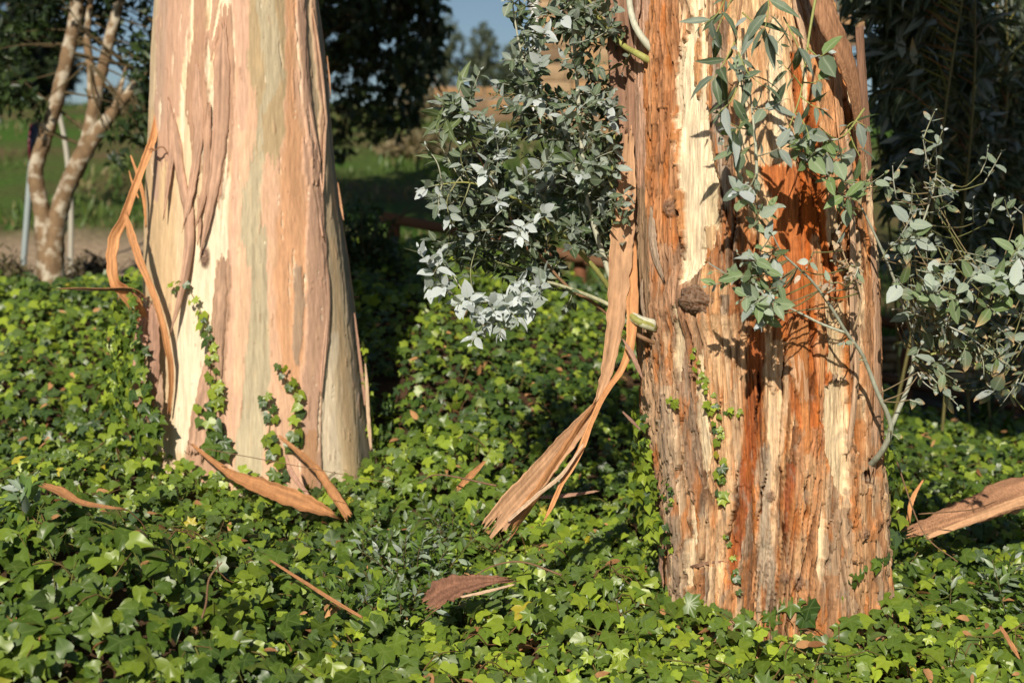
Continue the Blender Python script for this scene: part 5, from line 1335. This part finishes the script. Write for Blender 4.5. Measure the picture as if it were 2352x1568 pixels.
# ------------------------------------------------------------------ dark eucalyptus saplings behind the rough trunk
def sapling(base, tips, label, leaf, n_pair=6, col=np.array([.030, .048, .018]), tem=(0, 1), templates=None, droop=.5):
    root = thing("eucalyptus_sapling", base, label, "sapling", "eucalyptus saplings in the shade behind the rough trunk")
    L = Leaves(M_EUC, templates or (LANCE + [EUC_OVAL]))
    a = Acc()
    top = np.array(base) + np.array([rng.normal() * .15, rng.normal() * .15, 3.0])
    trunkpts = [np.array(base), lerp(np.array(base), top, .35) + rng.normal(size=3) * .05, lerp(np.array(base), top, .7) + rng.normal(size=3) * .05, top]
    tube(a, trunkpts, [.009, .009, .007, .004], np.array([.16, .14, .05]), 7, 24)
    c = catmull(trunkpts, 60)
    for tip in tips:
        tip = np.asarray(tip)
        k = int(np.argmin(np.linalg.norm(c - tip, axis=1) + 1.2 * np.maximum(0, c[:, 2] - tip[2] + .15)))
        s = c[k]
        mid = (s + tip) / 2 + np.array([0, 0, .08 * np.linalg.norm(tip - s)]) + rng.normal(size=3) * .03
        ln = np.linalg.norm(tip - s)
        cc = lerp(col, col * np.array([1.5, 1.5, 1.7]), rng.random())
        twig_leaves(L, a, [s, mid, tip], [.004, .0025, .001], leaf, int(np.clip(n_pair * ln / .3, 4, 12)), 0, .0, cc, np.array([.24, .22, .05]) if rng.random() < .6 else np.array([.24, .12, .05]), tem, .04, droop, .3)
    a.build("stem", M_STEM, root)
    pk = L.pack()
    b = Acc(); L.fill(b, pk, np.arange(len(pk[0])))
    tag(b.build("foliage", M_EUC, root), kind="stuff")

def build_thicket():
    poly = [(1930, -60), (1960, 60), (1985, 180), (2030, 330), (2010, 470), (2016, 600), (2030, 800), (2120, 880), (2500, 930), (2520, -60)]
    def tips(n, x0, x1, y0, y1, d0, d1):
        out = []
        while len(out) < n:
            x, y = rng.uniform(x0, x1), rng.uniform(y0, y1)
            if in_poly(np.array([x]), np.array([y]), poly)[0]:
                out.append(P(x, y, 7.6 + (x - 1950) / 400 * 1.6 + rng.uniform(d0, d1)))
        return out
    def base(px, d):
        x = (px - 1176) / FPX * d
        return (x, d, float(H(x, d)))
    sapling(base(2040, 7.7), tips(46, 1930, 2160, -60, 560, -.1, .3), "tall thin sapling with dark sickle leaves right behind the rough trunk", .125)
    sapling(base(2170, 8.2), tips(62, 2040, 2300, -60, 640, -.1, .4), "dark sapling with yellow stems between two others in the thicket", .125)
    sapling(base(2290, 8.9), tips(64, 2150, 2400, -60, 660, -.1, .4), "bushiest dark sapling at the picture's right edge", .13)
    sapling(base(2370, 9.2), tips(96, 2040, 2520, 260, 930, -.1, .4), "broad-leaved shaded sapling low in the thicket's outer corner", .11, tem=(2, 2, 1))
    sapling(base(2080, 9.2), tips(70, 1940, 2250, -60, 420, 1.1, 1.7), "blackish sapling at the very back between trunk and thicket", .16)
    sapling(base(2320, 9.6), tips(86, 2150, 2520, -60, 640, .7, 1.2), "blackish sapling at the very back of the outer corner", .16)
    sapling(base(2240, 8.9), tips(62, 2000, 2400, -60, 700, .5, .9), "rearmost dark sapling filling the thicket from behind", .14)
build_thicket()

# ------------------------------------------------------------------ broad-leaved trees of the background
def tree(name, label, base, trunks, crown, n_leaf, leaf, cols, group=None, mat=M_TREEBARK, barkcol=np.array([.21, .14, .08]), tem=None, hang=.4, twigs=40):
    """trunks: list of (points, radii); crown: list of (centre, radii) clumps"""
    root = thing(name, base, label, "tree", group)
    tr = Acc(); br = Acc()
    for pts, rad in trunks:
        tube(tr, pts, rad, barkcol, 14, max(14, 9 * (len(pts) - 1)), .18)
    ends = [np.asarray(p[-1]) for p, _ in trunks]
    cen = np.array([c for c, _ in crown]); rad = np.array([r if np.ndim(r) else (r, r, r) for _, r in crown])
    for q in range(twigs):
        k = rng.integers(len(cen))
        tip = cen[k] + rand_unit(1)[0] * rad[k] * rng.uniform(.3, 1)
        pts0, rad0 = trunks[rng.integers(len(trunks))]
        c = catmull(pts0, 30)[12:]
        s = c[int(np.argmin(np.linalg.norm(c - tip, axis=1)))]
        tube(br, [s, (s + tip) / 2 + rand_unit(1)[0] * .08 * np.linalg.norm(tip - s), tip], [.012 * np.linalg.norm(tip - s) + .003, .005, .002], np.array([.10, .075, .04]), 5, 10)
    tr.build("trunk", mat, root)
    br.build("branch", M_TWIG, root)
    L = Leaves(M_FOL, tem or [TINY, PRIVET])
    vol = rad.prod(1) ** (2 / 3)
    ks = rng.choice(len(cen), n_leaf, p=vol / vol.sum())
    d = rand_unit(n_leaf)
    rr = rng.random(n_leaf) ** .5
    # leaves gather into sprigs
    sub = rng.integers(0, 60, n_leaf)
    sprig = unit(np.random.default_rng(3).normal(size=(len(cen), 60, 3))) * (np.random.default_rng(4).random((len(cen), 60, 1)) ** .4)
    p = cen[ks] + (sprig[ks, sub] + d * (.16 * rr)[:, None]) * rad[ks]
    nrm = unit(rand_unit(n_leaf) + .7 * SUN + [0, 0, .3])
    t = unit(rand_unit(n_leaf) * .8 + [0, 0, -hang])
    c = lerp(np.asarray(cols[0]), np.asarray(cols[1]), rng.random(n_leaf)[:, None] ** 1.6)
    L.add(rng.integers(0, len(L.tem), n_leaf), p, t, nrm, leaf * rng.uniform(.7, 1.3, n_leaf), c)
    a = Acc(); L.fill(a, L.pack(), np.arange(n_leaf))
    tag(a.build("crown", M_FOL, root), kind="stuff")
    return root

def background():
    d = 10.4
    b = P(110, 660, d)
    dk = ((.018, .035, .012), (.05, .085, .02))
    tree("forked_tree", "fork-trunked tree with pale lichen on mottled bark beside the path", b,
         [([P(120, 700, d), P(115, 600, d), P(95, 480, d), P(82, 390, d), P(110, 300, d), P(140, 190, d), P(170, 60, d), P(185, -60, d)], np.array([66, 56, 36, 34, 32, 32, 32, 28]) / FPX * d * .50),
          ([P(130, 700, d), P(122, 620, d), P(130, 520, d), P(150, 440, d), P(195, 350, d), P(250, 270, d), P(310, 200, d), P(365, 130, d), P(400, 60, d)], np.array([54, 50, 44, 42, 40, 28, 24, 22, 18]) / FPX * d * .48),
          ([P(178, 390, d), P(205, 300, d), P(225, 200, d), P(250, 100, d), P(275, 0, d), P(290, -80, d)], np.array([36, 34, 30, 27, 26, 24]) / FPX * d * .46),
          ([P(215, 250, d), P(208, 160, d), P(200, 80, d), P(214, -40, d)], np.array([20, 16, 13, 10]) / FPX * d * .6),
          ([P(262, 255, d), P(275, 210, d), P(290, 150, d)], np.array([13, 9, 5]) / FPX * d * .6)],
         [(P(320, 40, d + .3), (.22, .3, .42)), (P(340, 150, d - .1), (.14, .3, .3)), (P(40, 30, d + .3), (.40, .4, .26)), (P(120, -60, d), (.6, .6, .22)), (P(300, -80, d), (.6, .6, .25)), (P(10, 130, d + .3), (.22, .3, .3)),
          (P(265, 345, d - .3), (.09, .15, .20)), (P(312, 300, d - .3), (.12, .2, .14)), (P(50, 230, d - .2), (.22, .3, .14)), (P(222, 40, d + .3), (.16, .3, .22)), (P(335, 235, d), (.10, .2, .2)), (P(235, 240, d + .2), (.10, .2, .14)), (P(150, 60, d + .4), (.2, .3, .3))],
         2700, .085, dk, twigs=60)
    # the big dark tree whose boughs hang in behind the smooth trunk
    d = 15.0
    x0, y0 = P(640, 560, d)[0], d
    tree("evergreen_tree", "large dark evergreen whose drooping boughs hang behind the smooth trunk", (x0, y0, float(H(x0, y0))),
         [([(x0, y0, float(H(x0, y0)) - .1), (x0 + .1, y0, 2.6), (x0 + .3, y0, 4.2), (x0 + .5, y0, 6)], [.22, .18, .15, .08]), ([(x0 + .2, y0, 3.2), P(760, 60, d), P(900, 20, d), P(990, 40, d)], [.10, .07, .05, .02])],
         [(P(790, 60, d), (.5, .9, .5)), (P(880, 30, d), (.55, .9, .45)), (P(950, 70, d), (.35, .6, .4)), (P(820, 180, d), (.4, .7, .45)), (P(900, 190, d), (.38, .6, .4)), (P(960, 150, d - .5), (.3, .5, .35)), (P(860, 285, d - .4), (.3, .4, .22)),
          (P(770, 300, d), (.2, .4, .3)), (P(980, 10, d), (.25, .5, .3)), (P(780, -60, d), (1.0, 1.2, .7)), (P(640, 20, d), (.9, 1.0, .8)), (P(930, -60, d), (.6, .9, .4)), (P(930, 260, d), (.2, .4, .2))],
         8000, .11, ((.014, .028, .010), (.055, .085, .025)), twigs=70, hang=.8, barkcol=np.array([.12, .09, .07]))
    ol = ((.045, .062, .032), (.13, .15, .085))
    for px, top, half, dd, lab in ((1022, 36, 62, 58, "larger grey-green olive tree on the hill crest"), (1112, 52, 42, 60, "slim grey-green olive tree on the crest beside the larger one"), (935, 110, 52, 62, "low olive tree half behind the dark evergreen boughs"),
                                   (1180, 95, 34, 62, "small olive tree behind the silvery spray")):
        x = (px - 1176) / FPX * dd
        zt = P(px, top, dd)[2]; g = float(H(x, dd))
        hw = half / FPX * dd
        tree("olive_tree", lab, (x, dd, g), [([(x, dd, g - .2), (x + .1, dd, g + .6), (x, dd, lerp(g, zt, .6))], [.16, .12, .05]), ([(x, dd, g + .4), (x - .4, dd, g + 1.2), (x - .5, dd, g + 1.8)], [.09, .06, .03])],
             [((x, dd, lerp(g, zt, .72)), (hw * .75, hw, (zt - g) * .28)), ((x - hw * .45, dd, lerp(g, zt, .5)), (hw * .6, hw * .6, (zt - g) * .22)), ((x + hw * .45, dd, lerp(g, zt, .48)), (hw * .55, hw * .6, (zt - g) * .22)), ((x, dd - .3, lerp(g, zt, .4)), (hw * .6, hw * .5, (zt - g) * .15))],
             3000, .17, ol, "olive trees on the hill crest", twigs=14)
    for px, top, dd, half, lab in ((40, -40, 34, 130, "tall dark conifer far behind the forked tree"), (112, 70, 38, 62, "dark conifer between the forked tree's stems"), (-60, 60, 30, 110, "dark shade tree at the far left edge")):
        x = (px - 1176) / FPX * dd
        zt = P(px, top, dd)[2]; g = float(H(x, dd)); hw = half / FPX * dd
        tree("conifer_tree", lab, (x, dd, g), [([(x, dd, g - .2), (x, dd, lerp(g, zt, .5)), (x, dd, zt)], [.2, .14, .04])],
             [((x, dd, lerp(g, zt, .75)), (hw * .8, hw, (zt - g) * .28)), ((x - hw * .4, dd, lerp(g, zt, .5)), (hw * .7, hw, (zt - g) * .25)), ((x + hw * .45, dd, lerp(g, zt, .5)), (hw * .7, hw, (zt - g) * .25)), ((x, dd, lerp(g, zt, .3)), (hw * .6, hw, (zt - g) * .15))],
             2600, .3, ((.012, .022, .010), (.035, .05, .02)), "dark conifers beyond the path", twigs=16, barkcol=np.array([.12, .09, .07]))

    # road sign seen almost edge-on, and the pale bent pole
    d = 11.2
    r = thing("road_sign", P(52, 640, d), "round blue road sign on a grey metal post seen edge-on", "road sign")
    a = Acc(); tube(a, [P(48, 680, d), P(62, 500, d), P(72, 380, d), P(90, 270, d)], [.024, .024, .024, .024], np.array([.30, .35, .35]), 12, 16)
    a.build("post", M_PAINT, r)
    a = Acc(); c = P(82, 335, d - .06); nrm = unit(np.array([.995, .09, -.03])); u = unit(np.cross(nrm, [0, 0, 1])); v = np.cross(u, nrm)
    an = np.linspace(0, 2 * np.pi, 36, endpoint=False)
    ring = np.stack([c + .21 * (np.cos(q) * u + np.sin(q) * v * .95) for q in an])
    for off, colr, s in ((0, (.02, .022, .05), 1.0),):
        V = np.vstack([ring + nrm * .012, ring - nrm * .012, [c + nrm * .012], [c - nrm * .012]])
        k = np.arange(36); k2 = (k + 1) % 36
        a.add(V, [np.stack([k, k2, k2 + 36, k + 36], -1), np.stack([np.full(36, 72), k2, k], -1), np.stack([np.full(36, 73), k + 36, k2 + 36], -1)], np.array(colr))
    a.build("disc", M_PAINT, r)
    a = Acc(); tube(a, list(np.vstack([ring, ring[:1]])), [.009] * 37, np.array([.12, .015, .02]), 6, 60)
    a.build("rim", M_PAINT, r)
    a = Acc(); tube(a, [P(162, 640, 12.5), P(163, 560, 12.5), P(163, 480, 12.5), P(158, 400, 12.5), P(150, 330, 12.5), P(138, 270, 12.5), P(130, 225, 12.5)], [.024, .024, .024, .023, .022, .02, .016], np.array([.42, .40, .33]), 10, 30)
    tag(a.build("leaning_pole", M_PAINT), "pale bent pole rising behind the forked tree", "pole")

    # rustic log fence that drops to the right
    d = 10.7
    r = thing("log_fence", P(900, 620, d), "rustic brown log fence sloping down behind the ivy bank", "fence")
    def rail(p0, p1, rad, seg):
        a = Acc(); tube(a, [p0, (np.array(p0) + p1) / 2 + [0, 0, .01], p1], [rad, rad * .95, rad], np.array([.16, .082, .042]), 12, 24, .25)
        a.build("rail", M_WOOD, r)
    xs = [868, 1330, 1800, 2085, 2480]
    ytop = lambda x: 497 + (x - 872) * .2095
    for q in range(len(xs) - 1):
        rail(P(xs[q], ytop(xs[q]), d + .012 * q), P(xs[q + 1] + 12, ytop(xs[q + 1]) + 2, d + .012 * q), .041, q)
        rail(P(xs[q] + 6, ytop(xs[q]) + 130, d + .03 + .012 * q), P(xs[q + 1] + 10, ytop(xs[q + 1]) + 132, d + .03 + .012 * q), .042, q)
    for x in (905, 1332, 1800, 2080, 2330):
        a = Acc(); tube(a, [P(x, ytop(x) + 4, d + .09), P(x, ytop(x) + 120, d + .09), P(x, ytop(x) + 330, d + .09)], [.05, .05, .052], np.array([.19, .08, .04]), 12, 10, .06)
        a.build("post", M_WOOD, r)

    # stone house on the hill, white downpipe on its corner
    dd = 27.0
    hx0 = P(1238, 0, dd)[0]; g = float(H(hx0 + 2, dd)) - .4
    r = thing("stone_house", (hx0 + 2.5, dd, g), "ochre stone house wall on the hill behind the silvery spray", "house")
    a = Acc(); box(a, (hx0 + .03, dd + .06, g), (hx0 + 5.5, dd + 5, g + 6.5), np.array([.20, .14, .085])); a.build("wall", M_STONE, r)
    stone_rows(r, (hx0, dd, g), 5.5, 5.8, .27, .50, (np.array([.36, .22, .11]), np.array([.22, .15, .09]), np.array([.42, .29, .17])), 1)
    a = Acc(); tube(a, [(hx0 - .08, dd - .06, g), (hx0 - .08, dd - .06, g + 3), (hx0 - .08, dd - .06, g + 6.5)], [.07, .07, .07], np.array([.8, .8, .78]), 12, 8); a.build("downpipe", M_PAINT, r)
    a = Acc(); hx1 = hx0 + 5.9
    a.add([(hx0 - .4, dd - .4, g + 6.5), (hx1, dd - .4, g + 6.5), (hx1, dd + 5.4, g + 6.5), (hx0 - .4, dd + 5.4, g + 6.5), (hx0 - .4, dd + 2.5, g + 8.2), (hx1, dd + 2.5, g + 8.2)], [np.array([(0, 1, 5, 4), (2, 3, 4, 5), (0, 3, 2, 1)]), np.array([(0, 4, 3), (1, 2, 5)])], np.array([.35, .14, .08]))
    a.build("roof", M_STONE, r, False)
    # retaining wall left of it
    x0 = P(1010, 0, 30)[0]; x1 = P(1250, 0, 30)[0]; g = float(H((x0 + x1) / 2, 30)) - .3; zt = P(1100, 222, 30)[2]
    r = thing("retaining_wall", ((x0 + x1) / 2, 30, g), "ochre stone retaining wall along the hill top left of the house", "wall")
    a = Acc(); box(a, (x0 + .03, 30.06, g), (x1, 30.6, zt - .05), np.array([.20, .14, .085])); a.build("core", M_STONE, r)
    stone_rows(r, (x0, 30, g), x1 - x0, zt - g, .26, .5, (np.array([.36, .22, .11]), np.array([.22, .15, .09]), np.array([.42, .29, .17])), 2)
    # dry stone wall in the shade beyond the fence at the right
    d2 = 11.6
    x0 = P(2000, 0, d2)[0]; x1 = P(2420, 0, d2)[0]; zt = P(2100, 775, d2)[2]; g = P(2100, 930, d2)[2]
    r = thing("dry_stone_wall", ((x0 + x1) / 2, d2, g), "low dry stone wall in shade beyond the fence", "wall")
    a = Acc(); box(a, (x0, d2 + .06, g - .3), (x1, d2 + .45, zt - .03), np.array([.12, .09, .05])); a.build("core", M_STONE, r)
    stone_rows(r, (x0, d2, g - .2), x1 - x0, zt - g + .2, .075, .17, (np.array([.42, .31, .17]), np.array([.34, .26, .15]), np.array([.46, .36, .22])), 3)

def stone_rows(parent, o, w, h, rh, sw, cols, seed):
    """coursed stones, each an object of its own sharing a few meshes"""
    r = np.random.default_rng(seed)
    ms = []
    for q in range(8):
        a = Acc()
        U, V = np.meshgrid(np.linspace(-1, 1, 5), np.linspace(-1, 1, 5))
        D = -(1 - np.maximum(np.abs(U), np.abs(V)) ** 4) * .5 + .12 * perlin(U * 1.5 + q * 3, V * 1.5, q)
        rx = .5 * (1 - .06 * np.abs(V) ** 3 + .05 * perlin(V * 1.2, U + q, q + 2)); rz = .5 * (1 - .08 * np.abs(U) ** 3 + .06 * perlin(U * 1.2 + q, V, q + 4))
        v = np.stack([U * rx, D * .5, V * rz], -1).reshape(-1, 3)
        i, j = np.meshgrid(np.arange(4), np.arange(4), indexing='ij'); k = (i * 5 + j).ravel()
        a.add(v, np.stack([k, k + 1, k + 6, k + 5], -1), cols[q % 3] * r.uniform(.8, 1.2))
        ms.append(a.mesh("stone", M_STONE))
    z = o[2]
    while z < o[2] + h:
        hh = rh * r.uniform(.8, 1.25)
        x = o[0] - r.uniform(0, sw * .5)
        while x < o[0] + w:
            ww = sw * r.uniform(.55, 1.5)
            M = Matrix.Translation((x + ww / 2, o[1] + .05, z + hh / 2)) @ Matrix.Diagonal((ww * .97, .16, hh * .95, 1))
            link("stone", ms[r.integers(8)], parent, M)
            x += ww
        z += hh
background()

# ------------------------------------------------------------------ undergrowth
def seedling(px, py, d, h, n, label, lean=0.0, leaf=.042, col=(.085, .15, .02)):
    """thin upright stems with paired small leaves"""
    b = P(px, py, d); b[2] = float(H(b[0], d)) - .02
    root = thing("privet_seedling", b, label, "seedling", "small-leaved seedlings among the ivy")
    a = Acc(); L = Leaves(M_IVY, [PRIVET, PRIVET])
    for q in range(n):
        tip = b + np.array([lean * h + rng.normal() * h * .45, rng.normal() * h * .25, h * rng.uniform(.65, 1.15)])
        s = b + np.array([rng.normal() * .012, rng.normal() * .012, 0])
        mid = (s + tip) / 2 + rng.normal(size=3) * .03
        twig_leaves(L, a, [s, mid, tip], [.003, .002, .001], leaf, int(9 + h * 14), 0, 0, np.asarray(col) * rng.uniform(.7, 1.5), np.array([.13, .10, .05]), (0, 1), 0, .05, .2)
    a.build("stem", M_TWIG, root)
    f = Acc(); pk = L.pack(); L.fill(f, pk, np.arange(len(pk[0])))
    tag(f.build("foliage", M_IVY, root), kind="stuff")

seedling(870, 1160, 5.7, .28, 16, "bushy small-leaved seedling beside the smooth trunk's right foot")
seedling(960, 1180, 5.5, .32, 16, "tallest small-leaved seedling in the middle of the ivy")
seedling(1010, 1260, 5.15, .28, 13, "seedling with narrow leaves in front of the tallest one")
seedling(900, 1270, 5.0, .26, 15, "low spreading seedling below the smooth trunk")
seedling(1080, 1080, 6.0, .30, 6, "thin pale-stemmed seedling left of the propped bark ribbon")
seedling(800, 1290, 4.9, .22, 10, "short seedling near the long orange bark shred")
seedling(2240, 1230, 5.2, .32, 7, "seedling in front of the rolled bark slab", leaf=.04)
seedling(2330, 1240, 5.1, .34, 7, "seedling at the edge beside the rolled bark slab", leaf=.04)
seedling(1370, 1260, 4.95, .14, 5, "tiny seedling right of the propped bark ribbon", leaf=.026)
seedling(60, 1090, 4.4, .20, 3, "broad-leaved sprig standing above the ivy mound", leaf=.06, col=(.08, .14, .035))

def bush(name, px, py, d, w, h, n, leaf, cols, label, group=None, tem=None):
    b = P(px, py, d); b[2] = float(H(b[0], d))
    root = thing(name, b, label, "shrub", group)
    a = Acc()
    for q in range(22):
        tip = b + np.array([rng.normal() * w * .4, rng.normal() * w * .3, h * rng.uniform(.4, 1)])
        tube(a, [b + rng.normal(size=3) * [.06, .05, 0], (b + tip) / 2 + rng.normal(size=3) * .04, tip], [.008, .005, .002], np.array([.12, .09, .05]), 5, 8)
    a.build("stem", M_TWIG, root)
    L = Leaves(M_FOL, tem or [PRIVET, TINY])
    d_ = rand_unit(n) * (rng.random(n) ** .4)[:, None]
    d_[:, 2] = np.abs(d_[:, 2]) * .95
    p = b + d_ * [w * .5, w * .45, h] * (1 + .25 * perlin(d_[:, 0] * 3, d_[:, 2] * 3 + px, 5))[:, None]
    L.add(rng.integers(0, 2, n), p, unit(rand_unit(n) + [0, 0, .2]), unit(rand_unit(n) * .7 + SUN * .6 + [0, 0, .4]), leaf * rng.uniform(.6, 1.3, n), lerp(np.array(cols[0]), np.array(cols[1]), rng.random(n)[:, None]))
    f = Acc(); L.fill(f, L.pack(), np.arange(n))
    tag(f.build("foliage", M_FOL, root), kind="stuff")
bush("round_shrub", 830, 610, 9.4, .55, .50, 1500, .055, ((.018, .04, .012), (.06, .10, .025)), "dark round shrub on the ivy bank beside the smooth trunk")
bush("dry_shrub", 208, 640, 11.2, .45, .30, 700, .07, ((.06, .05, .03), (.15, .12, .07)), "small dry brown shrub between path and ivy", tem=[LANCE_A, TINY])
bush("heath_shrub", 10, 640, 11.0, .5, .34, 700, .06, ((.05, .05, .02), (.16, .13, .06)), "dry heathy shrub at the left end of the ivy", tem=[LANCE_A, TINY])

for px_, py_, d_, w_, h_, lab_ in ((960, 400, 21, 1.1, .35, "low rusty shrub on the bare hillside patch"), (985, 300, 33, 1.6, .9, "tawny shrub beneath the retaining wall"), (300, 330, 27, 1.4, .6, "dry hillside shrub right of the forked tree")):
    bush("hillside_shrub", px_, py_, d_, w_, h_, 900, .16, ((.10, .085, .04), (.24, .19, .10)), lab_, "dry shrubs on the hillside", tem=[LANCE_A, TINY])

def strappy(px, py, d, n, ln, label, cols=((.07, .14, .03), (.22, .30, .06))):
    b = P(px, py, d); b[2] = float(H(b[0], d)) + .01
    root = thing("agapanthus_clump", b, label, "plant", "strap-leaved clumps along the fence")
    for q in range(n):
        az = rng.uniform(0, 2 * np.pi)
        t = unit(np.array([math.cos(az) * .55, math.sin(az) * .5, 1.0]))
        nr = unit(np.array([math.cos(az), math.sin(az), -.2])) * -1
        L = Leaves(M_FOL, [STRAP]); L.add(0, b + rng.normal(size=3) * [.04, .04, 0], t, -nr if False else unit(np.array([-math.cos(az), -math.sin(az), .6])), ln * rng.uniform(.7, 1.15), lerp(np.array(cols[0]), np.array(cols[1]), rng.random()))
        a = Acc(); L.fill(a, L.pack(), np.arange(1)); a.build("leaf", M_FOL, root)
strappy(930, 575, 10.2, 16, .34, "strap-leaved clump under the fence's near end")
strappy(985, 590, 10.1, 10, .30, "smaller strap-leaved clump next to the fence post")
strappy(2250, 990, 9.2, 18, .44, "tall dark strap-leaved clump below the fence at the right", ((.03, .06, .02), (.08, .13, .03)))
strappy(2335, 1000, 8.8, 16, .42, "strap-leaved clump at the right edge beneath the rail", ((.03, .06, .02), (.09, .14, .03)))

def twig(rows, r, label, col=(.20, .12, .07)):
    a = Acc(); tube(a, [P(*q) for q in rows], r, np.array(col), 6, 20, .2)
    tag(a.build("twig", M_TWIG), label, "twig", "bare twigs among the ivy")
twig([(430, 1500, 4.1), (470, 1400, 4.08), (480, 1330, 4.08), (510, 1290, 4.1)], [.003, .0035, .003, .002], "crooked bare twig hanging down the ivy mound")
twig([(470, 1030, 6.0), (900, 1110, 5.6)], [.002, .001], "straight bare stalk above the low ivy")
twig([(1140, 1115, 5.1), (1010, 1090, 5.2), (960, 1110, 5.25)], [.004, .003, .002], "pale thin stick beside the upright splinter")
twig([(2110, 1180, 5.3), (2230, 1170, 5.2), (2290, 1150, 5.1)], [.003, .002, .0015], "grey stick under the rolled slab")
twig([(2060, 1060, 5.3), (2120, 1220, 5.1), (2200, 1290, 5.0)], [.003, .0025, .002], "bent brown twig right of the rough trunk")
twig([(1290, 1320, 4.8), (1200, 1290, 4.85), (1130, 1300, 4.86), (1080, 1330, 4.85)], [.004, .003, .002], "arched grey twig over the broad bark sheet")

def grass():
    n = 26000
    Y = 12.2 + 34 * rng.random(n) ** 1.5
    X = rng.uniform(-.42, .42, n) * Y
    keep = (perlin(X * .35, Y * .35, 51) > -.12) & ~((Y < 14.8) & (X < -1.4))
    X, Y = X[keep], Y[keep]; n = len(X)
    L = Leaves(M_FOL, [LANCE_A])
    L.add(0, np.stack([X, Y, H(X, Y) - .01], -1), unit(np.stack([rng.normal(size=n) * .3, rng.normal(size=n) * .3, np.ones(n)], -1)), unit(rng.normal(size=(n, 3)) * [1, 1, .1]), rng.uniform(.05, .14, n) * (1 + .8 * (perlin(X * .5, Y * .5, 52) > .25)),
          lerp(lerp(np.array([.05, .11, .02]), np.array([.12, .17, .04]), rng.random(n)[:, None]), np.array([.26, .20, .10]), (smooth(0, .6, perlin(X * .3, Y * .3, 53) + .4 * rng.normal(size=n)) * .8)[:, None]))
    a = Acc(); L.fill(a, L.pack(), np.arange(n))
    tag(a.build("grass", M_FOL), "short grass on the hillside", "grass", kind="stuff")
grass()
